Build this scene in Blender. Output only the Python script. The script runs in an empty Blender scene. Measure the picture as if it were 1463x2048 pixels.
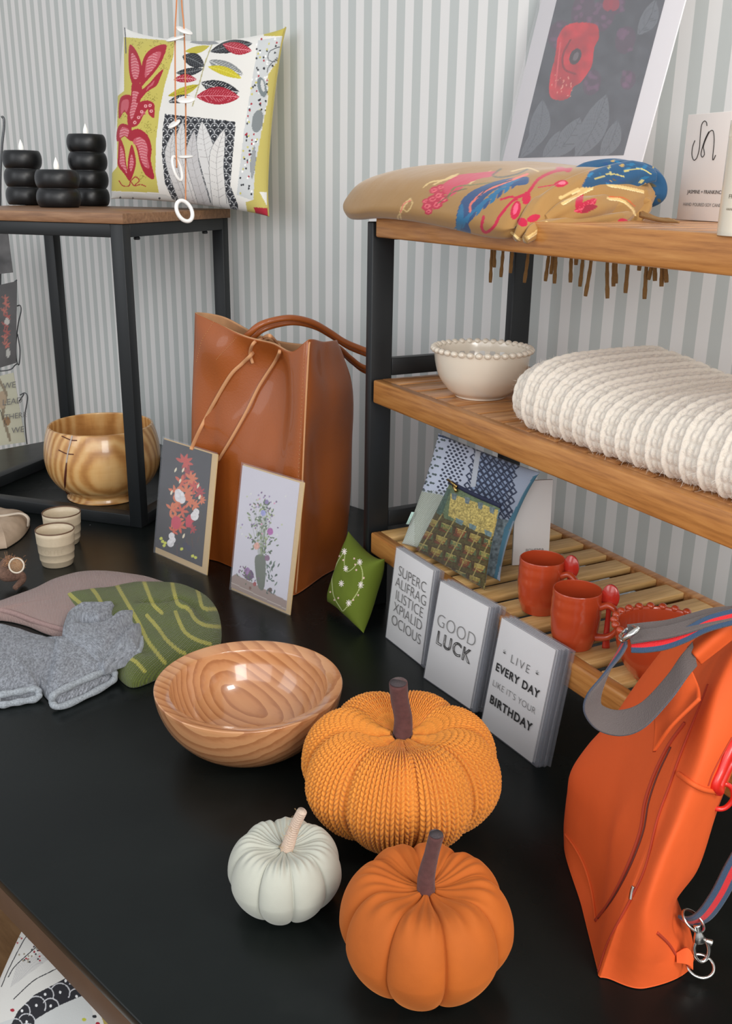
import bpy, bmesh, math, random
import numpy as np
from mathutils import Vector, Matrix

# ------------------------------------------------------------------ camera, world, light
W, H = 1463, 2048
FPX = 1930.0
PITCH = math.atan((1024-368)/FPX)
ROLL = math.radians(0.82)
CAM = np.array([0.0, 0.0, 0.6])
_f = np.array([0, math.cos(PITCH), -math.sin(PITCH)]); _r = np.array([1.0, 0, 0]); _u = np.cross(_r, _f)
RT = math.cos(ROLL)*_r + math.sin(ROLL)*_u
UP = -math.sin(ROLL)*_r + math.cos(ROLL)*_u
FW = _f
sc = bpy.context.scene
C = sc.collection
cd = bpy.data.cameras.new('camera'); cam = bpy.data.objects.new('camera', cd); C.objects.link(cam)
cd.sensor_fit = 'VERTICAL'; cd.sensor_height = 36; cd.sensor_width = 24; cd.lens = FPX/2048*36
cd.clip_start = 0.02; cd.clip_end = 50
M = Matrix(((RT[0], UP[0], -FW[0], CAM[0]), (RT[1], UP[1], -FW[1], CAM[1]), (RT[2], UP[2], -FW[2], CAM[2]), (0, 0, 0, 1)))
cam.matrix_world = M
sc.camera = cam
sc.view_settings.view_transform = 'Standard'; sc.view_settings.look = 'None'
sc.view_settings.gamma = 1; sc.view_settings.use_curve_mapping = False
sc.view_settings.exposure = -0.08
wd = bpy.data.worlds.new('world'); sc.world = wd; wd.use_nodes = True
wd.node_tree.nodes['Background'].inputs[0].default_value = (0.93, 0.96, 1.0, 1)
wd.node_tree.nodes['Background'].inputs[1].default_value = 0.70

def area(name, loc, target, sx, sy, power, col):
    l = bpy.data.lights.new(name, 'AREA'); l.shape = 'RECTANGLE'; l.size = sx; l.size_y = sy; l.energy = power; l.color = col
    o = bpy.data.objects.new(name, l); C.objects.link(o); o.location = loc
    o.rotation_euler = (Vector(target)-Vector(loc)).to_track_quat('-Z', 'Y').to_euler()
    return o
area('shop_front_daylight', (-0.7, -2.1, 1.35), (0, 1.1, 0.2), 2.2, 1.5, 24, (0.97, 0.985, 1.0))
area('tote_side_fill', (0.85, -1.7, 1.15), (-.05, 1.45, .2), 0.9, 1.2, 38, (1.0, 0.985, 0.96))  # added fill lamp, aimed past the shelf to lighten the tote's side
area('left_card_fill', (-2.3, -0.1, 1.2), (0.1, 1.1, 0.1), 1.2, 1.3, 14, (0.96, 0.98, 1.0))  # fill added from the left to brighten the greeting card fronts
area('ceiling_panel_light', (1.12, -0.30, 1.72), (0.0, 1.1, 0.1), 0.44, 0.44, 20, (1.0, 0.95, 0.88))
area('side_window_daylight', (2.4, 0.9, 1.3), (0.3, 1.5, 0.3), 1.2, 1.5, 52, (1.0, 0.98, 0.95))

# ------------------------------------------------------------------ helpers
def G(px, py, z=0.0):
    d = (px-W/2)/FPX*RT - (py-H/2)/FPX*UP + FW
    return CAM + d*((z-CAM[2])/d[2])
def D(px, py, Y):
    d = (px-W/2)/FPX*RT - (py-H/2)/FPX*UP + FW
    return CAM + d*(Y/d[1])
def PR(p):
    v = np.asarray(p, float)-CAM; w = v@FW
    return W/2+FPX*(v@RT)/w, H/2-FPX*(v@UP)/w
A1 = math.radians(28.3); A2 = math.radians(46.2)
SU = np.array([-math.sin(A1), math.cos(A1), 0]); SN = np.array([math.cos(A1), math.sin(A1), 0])
WU = np.array([-math.sin(A2), math.cos(A2), 0]); WN = np.array([math.cos(A2), math.sin(A2), 0])
Z3 = np.array([0, 0, 1.0])
def S(u, n, z): return SU*u+SN*n+Z3*z
def WL(u, n, z): return WU*u+WN*n+Z3*z
rng = np.random.default_rng(7); random.seed(7)
def lin(c):
    c = np.asarray(c, float)/255.0
    return np.where(c <= 0.04045, c/12.92, ((c+0.055)/1.055)**2.4)
def nrm(v): v = np.asarray(v, float); return v/np.linalg.norm(v)

def thing(name, label, cat, loc=(0, 0, 0), group=None):
    o = bpy.data.objects.new(name, None); C.objects.link(o); o.location = tuple(loc)
    o.empty_display_size = 0.02
    o['label'] = label; o['category'] = cat
    if group: o['group'] = group
    return o
def tag(o, label, cat, group=None):
    o['label'] = label; o['category'] = cat
    if group: o['group'] = group
    return o
def obj(name, V, F, m, parent=None, smooth=True, col=None, uv=None, origin=None):
    V = np.asarray(V, float)
    base = np.zeros(3)
    p = parent
    while p is not None: base = base+np.array(p.location); p = p.parent
    if origin is not None: base = np.asarray(origin, float)
    me = bpy.data.meshes.new(name); me.from_pydata((V-base).tolist(), [], [tuple(f) for f in F]); me.update()
    if smooth: me.polygons.foreach_set('use_smooth', [True]*len(me.polygons))
    if col is not None:
        a = me.attributes.new('Col', 'FLOAT_COLOR', 'POINT')
        a.data.foreach_set('color', np.concatenate([col, np.ones((len(col), 1))], 1).astype(np.float32).ravel())
    if uv is not None:
        a = me.attributes.new('kuv', 'FLOAT_VECTOR', 'POINT')
        a.data.foreach_set('vector', np.concatenate([uv, np.zeros((len(uv), 1))], 1).astype(np.float32).ravel())
    me.materials.append(m)
    o = bpy.data.objects.new(name, me); C.objects.link(o)
    if parent is not None: o.parent = parent
    elif origin is not None: o.location = tuple(origin)
    return o
def merge(*parts):
    V = []; F = []; n = 0
    for v, f in parts:
        V.append(np.asarray(v, float)); F += [tuple(i+n for i in q) for q in f]; n += len(v)
    return np.concatenate(V), F
def box(o, ax, ay, az, bev=0.0, seg=2):
    """box from corner o with edge vectors"""
    o = np.asarray(o, float); ax, ay, az = map(lambda a: np.asarray(a, float), (ax, ay, az))
    bm = bmesh.new(); L = [np.linalg.norm(a) for a in (ax, ay, az)]
    bmesh.ops.create_cube(bm, size=1)
    for v in bm.verts: v.co = Vector(((v.co.x+.5)*L[0], (v.co.y+.5)*L[1], (v.co.z+.5)*L[2]))
    if bev > 0: bmesh.ops.bevel(bm, geom=list(bm.edges), offset=min(bev, min(L)*.45), segments=seg, affect='EDGES', profile=.5)
    bm.verts.ensure_lookup_table()
    V = np.array([tuple(v.co) for v in bm.verts]); F = [[v.index for v in f.verts] for f in bm.faces]; bm.free()
    R = np.stack([ax/L[0], ay/L[1], az/L[2]])
    if np.dot(np.cross(R[0], R[1]), R[2]) < 0: F = [f[::-1] for f in F]
    return V@R+o, F
def grid(P, closed_v=False, closed_u=False, flip=False):
    P = np.asarray(P); nu, nv = P.shape[:2]
    V = P.reshape(-1, 3); F = []
    I = np.arange(nu*nv).reshape(nu, nv)
    if closed_u: I = np.vstack([I, I[:1]])
    if closed_v: I = np.hstack([I, I[:, :1]])
    a, b, c, d = I[:-1, :-1].ravel(), I[1:, :-1].ravel(), I[1:, 1:].ravel(), I[:-1, 1:].ravel()
    Fq = np.stack([a, b, c, d], 1) if not flip else np.stack([a, d, c, b], 1)
    return V, Fq.tolist()
def lathe(prof, c, n=64, rs=1, zs=1, wob=None, cap=True):
    prof = np.asarray(prof, float); th = np.linspace(0, 2*math.pi, n, endpoint=False)
    r = prof[:, 0][:, None]*rs; z = prof[:, 1][:, None]*zs
    P = np.stack([c[0]+r*np.cos(th)[None], c[1]+r*np.sin(th)[None], c[2]+z+0*th[None]], 2)
    if wob is not None: P = wob(P)
    V, F = grid(P, closed_v=True, flip=True)
    for k in (0, len(prof)-1):
        ring = list(range(k*n, k*n+n))
        if cap and prof[k][0] > 1e-5: F.append(ring if k else ring[::-1])
    return V, F
def cr(P, n, closed=False):
    """Catmull-Rom resample along axis 0"""
    P = np.asarray(P, float); m = len(P)
    if m == 2 and not closed:
        t = np.linspace(0, 1, n).reshape((-1,)+(1,)*(P.ndim-1)); return P[0]*(1-t)+P[1]*t
    if closed: t = np.linspace(0, m, n, endpoint=False); Q = np.concatenate([P[-1:], P, P[:2]])
    else: t = np.linspace(0, m-1, n); Q = np.concatenate([2*P[:1]-P[1:2], P, 2*P[-1:]-P[-2:-1]])
    i = np.minimum(t.astype(int), (m if closed else m-1)-1); f = (t-i).reshape((-1,)+(1,)*(P.ndim-1))
    a, b, c, d = Q[i], Q[i+1], Q[i+2], Q[i+3]
    return .5*((2*b)+(c-a)*f+(2*a-5*b+4*c-d)*f**2+(3*b-a-3*c+d)*f**3)
def frames(P, up=Z3):
    T = np.gradient(P, axis=0); T /= np.linalg.norm(T, axis=1)[:, None]+1e-12
    N = []; n = np.cross(T[0], np.cross(up, T[0])) if abs(T[0]@up) < .95 else np.cross(T[0], np.cross([1., 0, 0], T[0]))
    for t in T:
        n = n-t*(n@t); n = n/np.linalg.norm(n); N.append(n)
    N = np.array(N); return T, N, np.cross(T, N)
def tube(pts, r, n=10, res=None, closed=False, r2=None, twist=0, rfn=None, caps=True):
    P = np.asarray(pts, float)
    if res: P = cr(P, res, closed)
    T, N, B = frames(P)
    th = np.linspace(0, 2*math.pi, n, endpoint=False)
    m = len(P); rr = np.interp(np.linspace(0, 1, m), np.linspace(0, 1, len(np.atleast_1d(r))), np.atleast_1d(r))
    r2_ = rr if r2 is None else np.interp(np.linspace(0, 1, m), np.linspace(0, 1, len(np.atleast_1d(r2))), np.atleast_1d(r2))
    Q = P[:, None]+rr[:, None, None]*np.cos(th)[None, :, None]*N[:, None]+r2_[:, None, None]*np.sin(th)[None, :, None]*B[:, None]
    if rfn is not None:
        k = rfn(np.linspace(0, 1, m)[:, None], th[None]); Q = P[:, None]+(Q-P[:, None])*k[..., None]
    V, F = grid(Q, closed_v=True, closed_u=closed)
    if caps and not closed: F.append(list(range(n))[::-1][::-1]); F.append(list(range((m-1)*n, m*n))[::-1])
    return V, F
def ribbon(pts, wv, th=0.0015, res=60, nw=9):
    """pts centre line, wv width vectors (full), thick strip -> V,F, t, s"""
    P = cr(pts, res); Wv = cr(wv, res)
    T, _, _ = frames(P); Nn = np.cross(T, Wv); Nn /= np.linalg.norm(Nn, axis=1)[:, None]+1e-12
    s = np.concatenate([np.linspace(-.5, .5, nw), np.linspace(.5, -.5, nw)]); side = np.array([1]*nw+[-1]*nw)
    Q = P[:, None]+Wv[:, None]*s[None, :, None]+Nn[:, None]*side[None, :, None]*th/2
    V, F = grid(Q, closed_v=True); k = 2*nw
    F.append(list(range(k))); F.append(list(range((res-1)*k, res*k))[::-1])
    tt = np.repeat(np.linspace(0, 1, res)[:, None], k, 1).ravel(); ss = np.repeat(s[None], res, 0).ravel(); sd = np.repeat(side[None], res, 0).ravel()
    return V, F, tt, ss, sd
def loft(ctrl, nu, nv, closed=True):
    """ctrl rows x cols x 3; smooth both ways"""
    P = cr(np.asarray(ctrl, float), nu)
    P = np.swapaxes(cr(np.swapaxes(P, 0, 1), nv, closed), 0, 1)
    return P
def solidify(P, t):
    """open grid surface -> closed thin shell"""
    du = np.gradient(P, axis=0); dv = np.gradient(P, axis=1); N = np.cross(du, dv); N /= np.linalg.norm(N, axis=2)[..., None]+1e-12
    Q = np.concatenate([P+N*t/2, (P-N*t/2)[:, ::-1]], 1)
    V, F = grid(Q, closed_v=True); k = Q.shape[1]; m = P.shape[0]; w = P.shape[1]
    for r in (0, m-1):
        for j in range(w-1):
            q = [r*k+j, r*k+j+1, r*k+2*w-2-j, r*k+2*w-1-j]
            F.append(q if r == 0 else q[::-1])
    return V, F

# ---- value noise for geometry and paint
_tab = rng.random((64, 64, 64))
def vnoise(p, s=1.0, oct=3):
    p = np.asarray(p)*s; out = 0; a = 1; tot = 0
    for o in range(oct):
        i = np.floor(p).astype(int); f = p-i; f = f*f*(3-2*f); r = 0
        for dx in (0, 1):
            for dy in (0, 1):
                for dz in (0, 1):
                    w = (f[..., 0] if dx else 1-f[..., 0])*(f[..., 1] if dy else 1-f[..., 1])*(f[..., 2] if dz else 1-f[..., 2])
                    r = r+w*_tab[(i[..., 0]+dx) % 64, (i[..., 1]+dy) % 64, (i[..., 2]+dz) % 64]
        out = out+a*r; tot += a; a *= .5; p = p*2.03+11.7
    return out/tot-.5

# ------------------------------------------------------------------ materials
class NT:
    def __init__(s, m): s.t = m.node_tree; s.n = s.t.nodes; s.l = s.t.links; s.b = s.n['Principled BSDF']
    def new(s, t, **k):
        n = s.n.new(t)
        for a, b in k.items(): setattr(n, a, b)
        return n
    def math(s, op, a, b=None, c=None):
        n = s.n.new('ShaderNodeMath'); n.operation = op
        for i, v in enumerate((a, b, c)):
            if v is None: continue
            if isinstance(v, (int, float)): n.inputs[i].default_value = v
            else: s.l.new(v, n.inputs[i])
        return n.outputs[0]
    def ramp(s, fac, stops):
        r = s.n.new('ShaderNodeValToRGB'); e = r.color_ramp.elements
        while len(e) < len(stops): e.new(.5)
        for i, (p, c) in enumerate(stops): e[i].position = p; e[i].color = (*lin(c), 1)
        s.l.new(fac, r.inputs[0]); return r.outputs[0]
    def bump(s, h, strength=.3, dist=.001, prev=None):
        b = s.n.new('ShaderNodeBump'); b.inputs['Strength'].default_value = strength; b.inputs['Distance'].default_value = dist
        s.l.new(h, b.inputs['Height'])
        if prev is not None: s.l.new(prev, b.inputs['Normal'])
        return b.outputs[0]
def mat(name, col=(128, 128, 128), rough=.6, metal=0, vc=False, bump=None, sheen=0, spec=.5, coat=0, mott=0, mscale=60, trans=0, emit=None, kn=None, sss=0, obj_stretch=None):
    m = bpy.data.materials.new(name); m.use_nodes = True; t = NT(m); b = t.b
    b.inputs['Base Color'].default_value = (*lin(col), 1); b.inputs['Roughness'].default_value = rough; b.inputs['Metallic'].default_value = metal
    b.inputs['Specular IOR Level'].default_value = spec; b.inputs['Coat Weight'].default_value = coat; b.inputs['Coat Roughness'].default_value = .08
    if sheen: b.inputs['Sheen Weight'].default_value = sheen; b.inputs['Sheen Roughness'].default_value = .4
    if trans: b.inputs['Transmission Weight'].default_value = trans; b.inputs['IOR'].default_value = 1.45
    if emit: b.inputs['Emission Color'].default_value = (*lin(emit[0]), 1); b.inputs['Emission Strength'].default_value = emit[1]
    if sss: b.inputs['Subsurface Weight'].default_value = sss; b.inputs['Subsurface Radius'].default_value = (.01, .008, .006); b.inputs['Subsurface Scale'].default_value = .3
    tc = t.new('ShaderNodeTexCoord').outputs['Object']
    src = None
    if vc:
        a = t.new('ShaderNodeAttribute', attribute_name='Col'); src = a.outputs['Color']
    if mott:
        nz = t.new('ShaderNodeTexNoise'); nz.inputs['Scale'].default_value = mscale; nz.inputs['Detail'].default_value = 4
        t.l.new(tc, nz.inputs['Vector'])
        f = t.math('MULTIPLY_ADD', nz.outputs['Fac'], 2*mott, 1-mott)
        mx = t.new('ShaderNodeMix', data_type='RGBA', blend_type='MULTIPLY'); mx.inputs[0].default_value = 1
        if src is not None: t.l.new(src, mx.inputs[6])
        else: mx.inputs[6].default_value = (*lin(col), 1)
        cb = t.new('ShaderNodeCombineColor')
        for i in range(3): t.l.new(f, cb.inputs[i])
        t.l.new(cb.outputs[0], mx.inputs[7]); src = mx.outputs[2]
    if src is not None: t.l.new(src, b.inputs['Base Color'])
    nb = None
    if kn:   # fine knit from kuv: (cols, rows, strength, dist)
        a = t.new('ShaderNodeAttribute', attribute_name='kuv'); sp = t.new('ShaderNodeSeparateXYZ'); t.l.new(a.outputs['Vector'], sp.inputs[0])
        x = t.math('SUBTRACT', t.math('FRACT', t.math('MULTIPLY', sp.outputs[0], kn[0])), .5)
        ax = t.math('ABSOLUTE', x)
        y = t.math('ADD', t.math('MULTIPLY', sp.outputs[1], kn[1]), t.math('MULTIPLY', ax, 1.4))
        hy = t.math('ABSOLUTE', t.math('SINE', t.math('MULTIPLY', y, math.pi)))
        hx = t.math('SUBTRACT', 1.0, t.math('POWER', t.math('ABSOLUTE', t.math('MULTIPLY_ADD', ax, 4.0, -1.0)), 2.0))
        h = t.math('MULTIPLY', t.math('POWER', hy, .5), hx)
        nb = t.bump(h, kn[2], kn[3])
    if bump:
        for k in (bump if isinstance(bump, list) else [bump]):
            nz = t.new('ShaderNodeTexNoise'); nz.inputs['Scale'].default_value = k[0]; nz.inputs['Detail'].default_value = 3
            if obj_stretch:
                mp = t.new('ShaderNodeMapping'); mp.inputs['Scale'].default_value = obj_stretch; t.l.new(tc, mp.inputs[0]); t.l.new(mp.outputs[0], nz.inputs['Vector'])
            else: t.l.new(tc, nz.inputs['Vector'])
            nb = t.bump(nz.outputs['Fac'], k[1], k[2], nb)
    if nb is not None: t.l.new(nb, b.inputs['Normal'])
    return m
def wood(name, stops, axis, scale=1.0, rough=.4, coat=0.0, rings=False, ang=0.0, dist=3.0, centre=(0, 0, 0), bstr=.15, stretch=(1, 14, 14), wscale=9, saw=False):
    m = bpy.data.materials.new(name); m.use_nodes = True; t = NT(m); b = t.b
    tc = t.new('ShaderNodeTexCoord').outputs['Object']
    mp = t.new('ShaderNodeMapping'); mp.vector_type = 'TEXTURE'; mp.inputs['Rotation'].default_value = axis; mp.inputs['Location'].default_value = centre
    t.l.new(tc, mp.inputs[0])
    if rings:
        nz = t.new('ShaderNodeTexNoise'); nz.inputs['Scale'].default_value = 5*scale; nz.inputs['Detail'].default_value = 2; t.l.new(mp.outputs[0], nz.inputs['Vector'])
        m1 = t.new('ShaderNodeMapping'); m1.inputs['Scale'].default_value = stretch; t.l.new(mp.outputs[0], m1.inputs[0])
        w = t.new('ShaderNodeTexWave', wave_type='RINGS', rings_direction='X', wave_profile='SAW' if saw else 'SIN'); w.inputs['Scale'].default_value = wscale*scale; w.inputs['Distortion'].default_value = dist
        w.inputs['Detail'].default_value = 3; w.inputs['Detail Scale'].default_value = 1.6; t.l.new(m1.outputs[0], w.inputs['Vector'])
        n2 = t.new('ShaderNodeTexNoise'); n2.inputs['Scale'].default_value = 180*scale; n2.inputs['Detail'].default_value = 3
        m2 = t.new('ShaderNodeMapping'); m2.inputs['Scale'].default_value = (.08, 1, 1); t.l.new(mp.outputs[0], m2.inputs[0]); t.l.new(m2.outputs[0], n2.inputs['Vector'])
        f = t.math('ADD', t.math('MULTIPLY', w.outputs['Fac'], .55), t.math('ADD', t.math('MULTIPLY', n2.outputs['Fac'], .25), t.math('MULTIPLY', nz.outputs['Fac'], .25)))
    else:
        m1 = t.new('ShaderNodeMapping'); m1.inputs['Scale'].default_value = stretch; t.l.new(mp.outputs[0], m1.inputs[0])
        nz = t.new('ShaderNodeTexNoise'); nz.inputs['Scale'].default_value = 14*scale; nz.inputs['Detail'].default_value = 6; nz.inputs['Roughness'].default_value = .6; t.l.new(m1.outputs[0], nz.inputs['Vector'])
        f = nz.outputs['Fac']
    c = t.ramp(f, stops); t.l.new(c, b.inputs['Base Color']); b.inputs['Roughness'].default_value = rough
    b.inputs['Coat Weight'].default_value = coat; b.inputs['Coat Roughness'].default_value = .06
    t.l.new(t.bump(f, bstr, .0004), b.inputs['Normal'])
    return m
MT = {}
MT['black_metal'] = mat('black_metal', (27, 30, 32), .42, spec=.4, bump=(900, .15, .0003))
MT['bamboo'] = wood('bamboo', [(.25, (148, 92, 42)), (.5, (188, 126, 64)), (.75, (208, 148, 82))], (0, 0, A1+math.pi/2), rough=.38, coat=.15, stretch=(1, 16, 16))
MT['bamboo_slat'] = wood('bamboo_slat', [(.25, (178, 132, 74)), (.5, (212, 168, 106)), (.75, (228, 190, 130))], (0, 0, A1), rough=.4, stretch=(1, 14, 14))
MT['bamboo_dark'] = wood('bamboo_dark', [(.25, (140, 88, 46)), (.5, (186, 128, 76)), (.75, (212, 160, 104))], (0, 0, A1), rough=.35, coat=.2, stretch=(1, 10, 10))
MT['walnut'] = wood('walnut', [(.25, (104, 72, 48)), (.5, (136, 98, 68)), (.75, (160, 122, 88))], (0, 0, math.radians(162)), rough=.45, stretch=(1, 10, 10))
MT['floor_wood'] = wood('floor_wood', [(.25, (118, 86, 56)), (.5, (146, 110, 74)), (.75, (164, 126, 88))], (0, 0, A2+math.pi/2), rough=.5, stretch=(1, 7, 7))
MT['edge_wood'] = mat('edge_wood', (78, 58, 44), .5, mott=.25, mscale=25)
MT['white'] = mat('white_ceramic', (238, 236, 232), .35)
MT['paper'] = mat('white_paper', (238, 235, 233), .7)
MT['ink'] = mat('dark_ink', (38, 36, 36), .8)
MT['ink_grey'] = mat('grey_ink', (120, 118, 116), .8)
MT['cord'] = mat('orange_cord', (205, 135, 90), .7)
MT['kraft'] = mat('kraft_paper', (196, 166, 118), .8, mott=.08, mscale=300)
MT['chrome'] = mat('polished_steel', (215, 213, 208), .18, metal=1)
MT['vc'] = mat('printed_fabric', vc=True, rough=.85, bump=(1400, .35, .0004), sheen=.2)
MT['vcp'] = mat('printed_paper', vc=True, rough=.35, coat=.3)
MT['stem'] = mat('maroon_felt', (86, 52, 50), .95, mott=.4, mscale=220, bump=(900, .6, .0008), sheen=.15)

def clear_plastic(name, a=.22, rough=.08, tint=(225, 228, 235)):
    m = bpy.data.materials.new(name); m.use_nodes = True; t = NT(m); t.n.remove(t.b)
    tr = t.new('ShaderNodeBsdfTransparent'); gl = t.new('ShaderNodeBsdfPrincipled')
    gl.inputs['Base Color'].default_value = (*lin(tint), 1); gl.inputs['Roughness'].default_value = rough
    mx = t.new('ShaderNodeMixShader'); mx.inputs[0].default_value = a
    t.l.new(tr.outputs[0], mx.inputs[1]); t.l.new(gl.outputs[0], mx.inputs[2]); t.l.new(mx.outputs[0], t.n['Material Output'].inputs[0])
    return m
MT['sleeve'] = clear_plastic('clear_sleeve', .20, .12, (170, 172, 180))
MT['glaze_clear'] = clear_plastic('picture_film', .07, .12, (235, 235, 240))

# ------------------------------------------------------------------ painter (colours laid on mesh points)
class Paint:
    def __init__(s, X, Y, base):
        s.X = np.asarray(X, float); s.Y = np.asarray(Y, float); s.C = np.tile(lin(base), (len(s.X), 1))
    def tr(s, ox, oy, z):      # work in a local zoomed frame
        q = Paint.__new__(Paint); q.X = (s.X-ox)*z; q.Y = (s.Y-oy)*z; q.C = s.C; return q
    def fill(s, m, c, a=1.0): s.C[m] = s.C[m]*(1-a)+lin(c)*a
    def poly(s, pts, c, smooth=False, a=1.0):
        P = np.asarray(pts, float)
        if smooth: P = cr(P, len(P)*6, True)
        m = np.zeros(len(s.X), bool); x0, y0 = P[:, 0].min(), P[:, 1].min(); x1, y1 = P[:, 0].max(), P[:, 1].max()
        k = np.where((s.X >= x0) & (s.X <= x1) & (s.Y >= y0) & (s.Y <= y1))[0]
        if len(k) == 0: return m
        x, y = s.X[k], s.Y[k]; ins = np.zeros(len(k), bool)
        for i in range(len(P)):
            (ax, ay), (bx, by) = P[i-1], P[i]
            if ay == by: continue
            cnd = ((ay > y) != (by > y)) & (x < (bx-ax)*(y-ay)/(by-ay)+ax); ins ^= cnd
        m[k] = ins
        if c is not None: s.fill(m, c, a)
        return m
    def line(s, pts, w, c, smooth=False, res=4, a=1.0, clip=None):
        P = np.asarray(pts, float)
        if smooth and len(P) > 2: P = cr(P, len(P)*res)
        for i in range(len(P)-1):
            p, q = P[i], P[i+1]; d = q-p; L = d@d+1e-9
            k = np.where((s.X > min(p[0], q[0])-w) & (s.X < max(p[0], q[0])+w) & (s.Y > min(p[1], q[1])-w) & (s.Y < max(p[1], q[1])+w))[0]
            if len(k) == 0: continue
            t = np.clip(((s.X[k]-p[0])*d[0]+(s.Y[k]-p[1])*d[1])/L, 0, 1)
            dist = np.hypot(s.X[k]-p[0]-t*d[0], s.Y[k]-p[1]-t*d[1]); kk = k[dist < w/2]
            if clip is not None: kk = kk[clip[kk]]
            s.C[kk] = s.C[kk]*(1-a)+lin(c)*a
    def ell(s, cx, cy, rx, ry, c, ang=0, a=1.0):
        ca, sa = math.cos(math.radians(ang)), math.sin(math.radians(ang)); x = s.X-cx; y = s.Y-cy
        m = ((x*ca+y*sa)/rx)**2+((-x*sa+y*ca)/ry)**2 < 1; s.fill(m, c, a); return m
    def leaf(s, x0, y0, x1, y1, w, c, bend=0.0, vein=None, vw=3, edge=None):
        dx, dy = x1-x0, y1-y0; L = math.hypot(dx, dy); ux, uy = dx/L, dy/L
        a = ((s.X-x0)*ux+(s.Y-y0)*uy)/L; b = (-(s.X-x0)*uy+(s.Y-y0)*ux)-bend*np.sin(math.pi*np.clip(a, 0, 1))
        hw = w/2*np.sin(math.pi*np.clip(a, 0, 1))**.8
        ok = (a > 0) & (a < 1); m = ok & (np.abs(b) < hw)
        if edge: s.fill(m, edge); s.fill(ok & (np.abs(b) < hw-vw), c)
        else: s.fill(m, c)
        if vein is not None:
            s.fill(m & (np.abs(b) < vw/2), vein)
            s.fill(m & (np.abs(((a*L-np.abs(b)*.8) % (vw*4.5))) < vw*.5) & (np.abs(b) < hw*.8), vein)
        return m
    def mottle(s, amt, sc, m=None):
        f = 1+amt*2*vnoise(np.stack([s.X, s.Y, 0*s.X], 1), sc, 3)
        if m is None: s.C *= f[:, None]
        else: s.C[m] *= f[m][:, None]

def text(name, s, org, ax, ay, size, m, parent, nrm_, bold=0.0, align='CENTER', space=1.0, lift=.0004, xs=1.0):
    c = bpy.data.curves.new('t', 'FONT'); c.body = s; c.size = size; c.align_x = align; c.align_y = 'CENTER'; c.space_character = space; c.offset = bold
    o = bpy.data.objects.new('t', c); C.objects.link(o)
    dg = bpy.context.evaluated_depsgraph_get(); me = o.evaluated_get(dg).to_mesh()
    V = np.array([tuple(v.co) for v in me.vertices]); F = [tuple(p.vertices) for p in me.polygons]
    o.evaluated_get(dg).to_mesh_clear(); C.objects.unlink(o); bpy.data.objects.remove(o); bpy.data.curves.remove(c)
    if len(V) == 0: return None
    ax, ay, nn = nrm(ax), nrm(ay), nrm(nrm_)
    P = np.asarray(org)+V[:, :1]*xs*ax+V[:, 1:2]*ay+nn*lift
    return obj(name, P, F, m, parent, smooth=False)

# ------------------------------------------------------------------ room
def wall_material():
    m = bpy.data.materials.new('striped_wallpaper'); m.use_nodes = True; t = NT(m); b = t.b
    tc = t.new('ShaderNodeTexCoord').outputs['Object']
    sp = t.new('ShaderNodeSeparateXYZ'); mp = t.new('ShaderNodeMapping'); mp.vector_type = 'TEXTURE'; mp.inputs['Rotation'].default_value = (0, 0, A2+math.pi/2)
    t.l.new(tc, mp.inputs[0]); t.l.new(mp.outputs[0], sp.inputs[0])
    x = t.math('MULTIPLY_ADD', sp.outputs[0], 1/STRIPE, 0.0)
    # rising step at FR=0 .. falling at .5
    f = t.math('FRACT', x); d = t.math('ABSOLUTE', t.math('SUBTRACT', f, .5))
    k = t.math('SMOOTH_MIN', t.math('MAXIMUM', t.math('MULTIPLY_ADD', t.math('SUBTRACT', d, .25), 60, .5), 0.0), 1.0, 0.0)
    mx = t.new('ShaderNodeMix', data_type='RGBA'); t.l.new(k, mx.inputs[0])
    nz = t.new('ShaderNodeTexNoise'); nz.inputs['Scale'].default_value = 3; t.l.new(tc, nz.inputs['Vector'])
    c1 = t.ramp(nz.outputs['Fac'], [(.3, (190, 196, 195)), (.7, (193, 197, 194))]); c2 = t.ramp(nz.outputs['Fac'], [(.3, (224, 224, 223)), (.7, (227, 226, 224))])
    t.l.new(c1, mx.inputs[6]); t.l.new(c2, mx.inputs[7]); t.l.new(mx.outputs[2], b.inputs['Base Color']); b.inputs['Roughness'].default_value = .75
    return m
STRIPE = 0.0371
FLOOR = -0.75
wn0 = 1.285
# phase: a dark stripe's left edge seen at pixel (1096.5, 653.5) on the wall plane
def wall_pt(px, py):
    d = (px-W/2)/FPX*RT - (py-H/2)/FPX*UP + FW
    return CAM+d*((wn0-CAM@WN)/(d@WN))
ph = wall_pt(1096.4, 653.5)@WU
def structure(name, V, F, m, origin=(0, 0, 0), smooth=False):
    o = obj(name, V, F, m, None, smooth, origin=origin); o['kind'] = 'structure'; return o
# object origin placed so that the stripe pattern starts at the measured phase
o0 = WL(ph+STRIPE*.25, wn0, 0)
V, F = box(WL(-2.2, wn0, FLOOR), WU*7.5, WN*.12, Z3*2.9)
structure('wall_back', V, F, wall_material(), o0)
V, F = box((-5, -3.5, FLOOR-.05), (8.5, 0, 0), (0, 9.5, 0), (0, 0, .05))
structure('floor', V, F, MT['floor_wood'])

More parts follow.
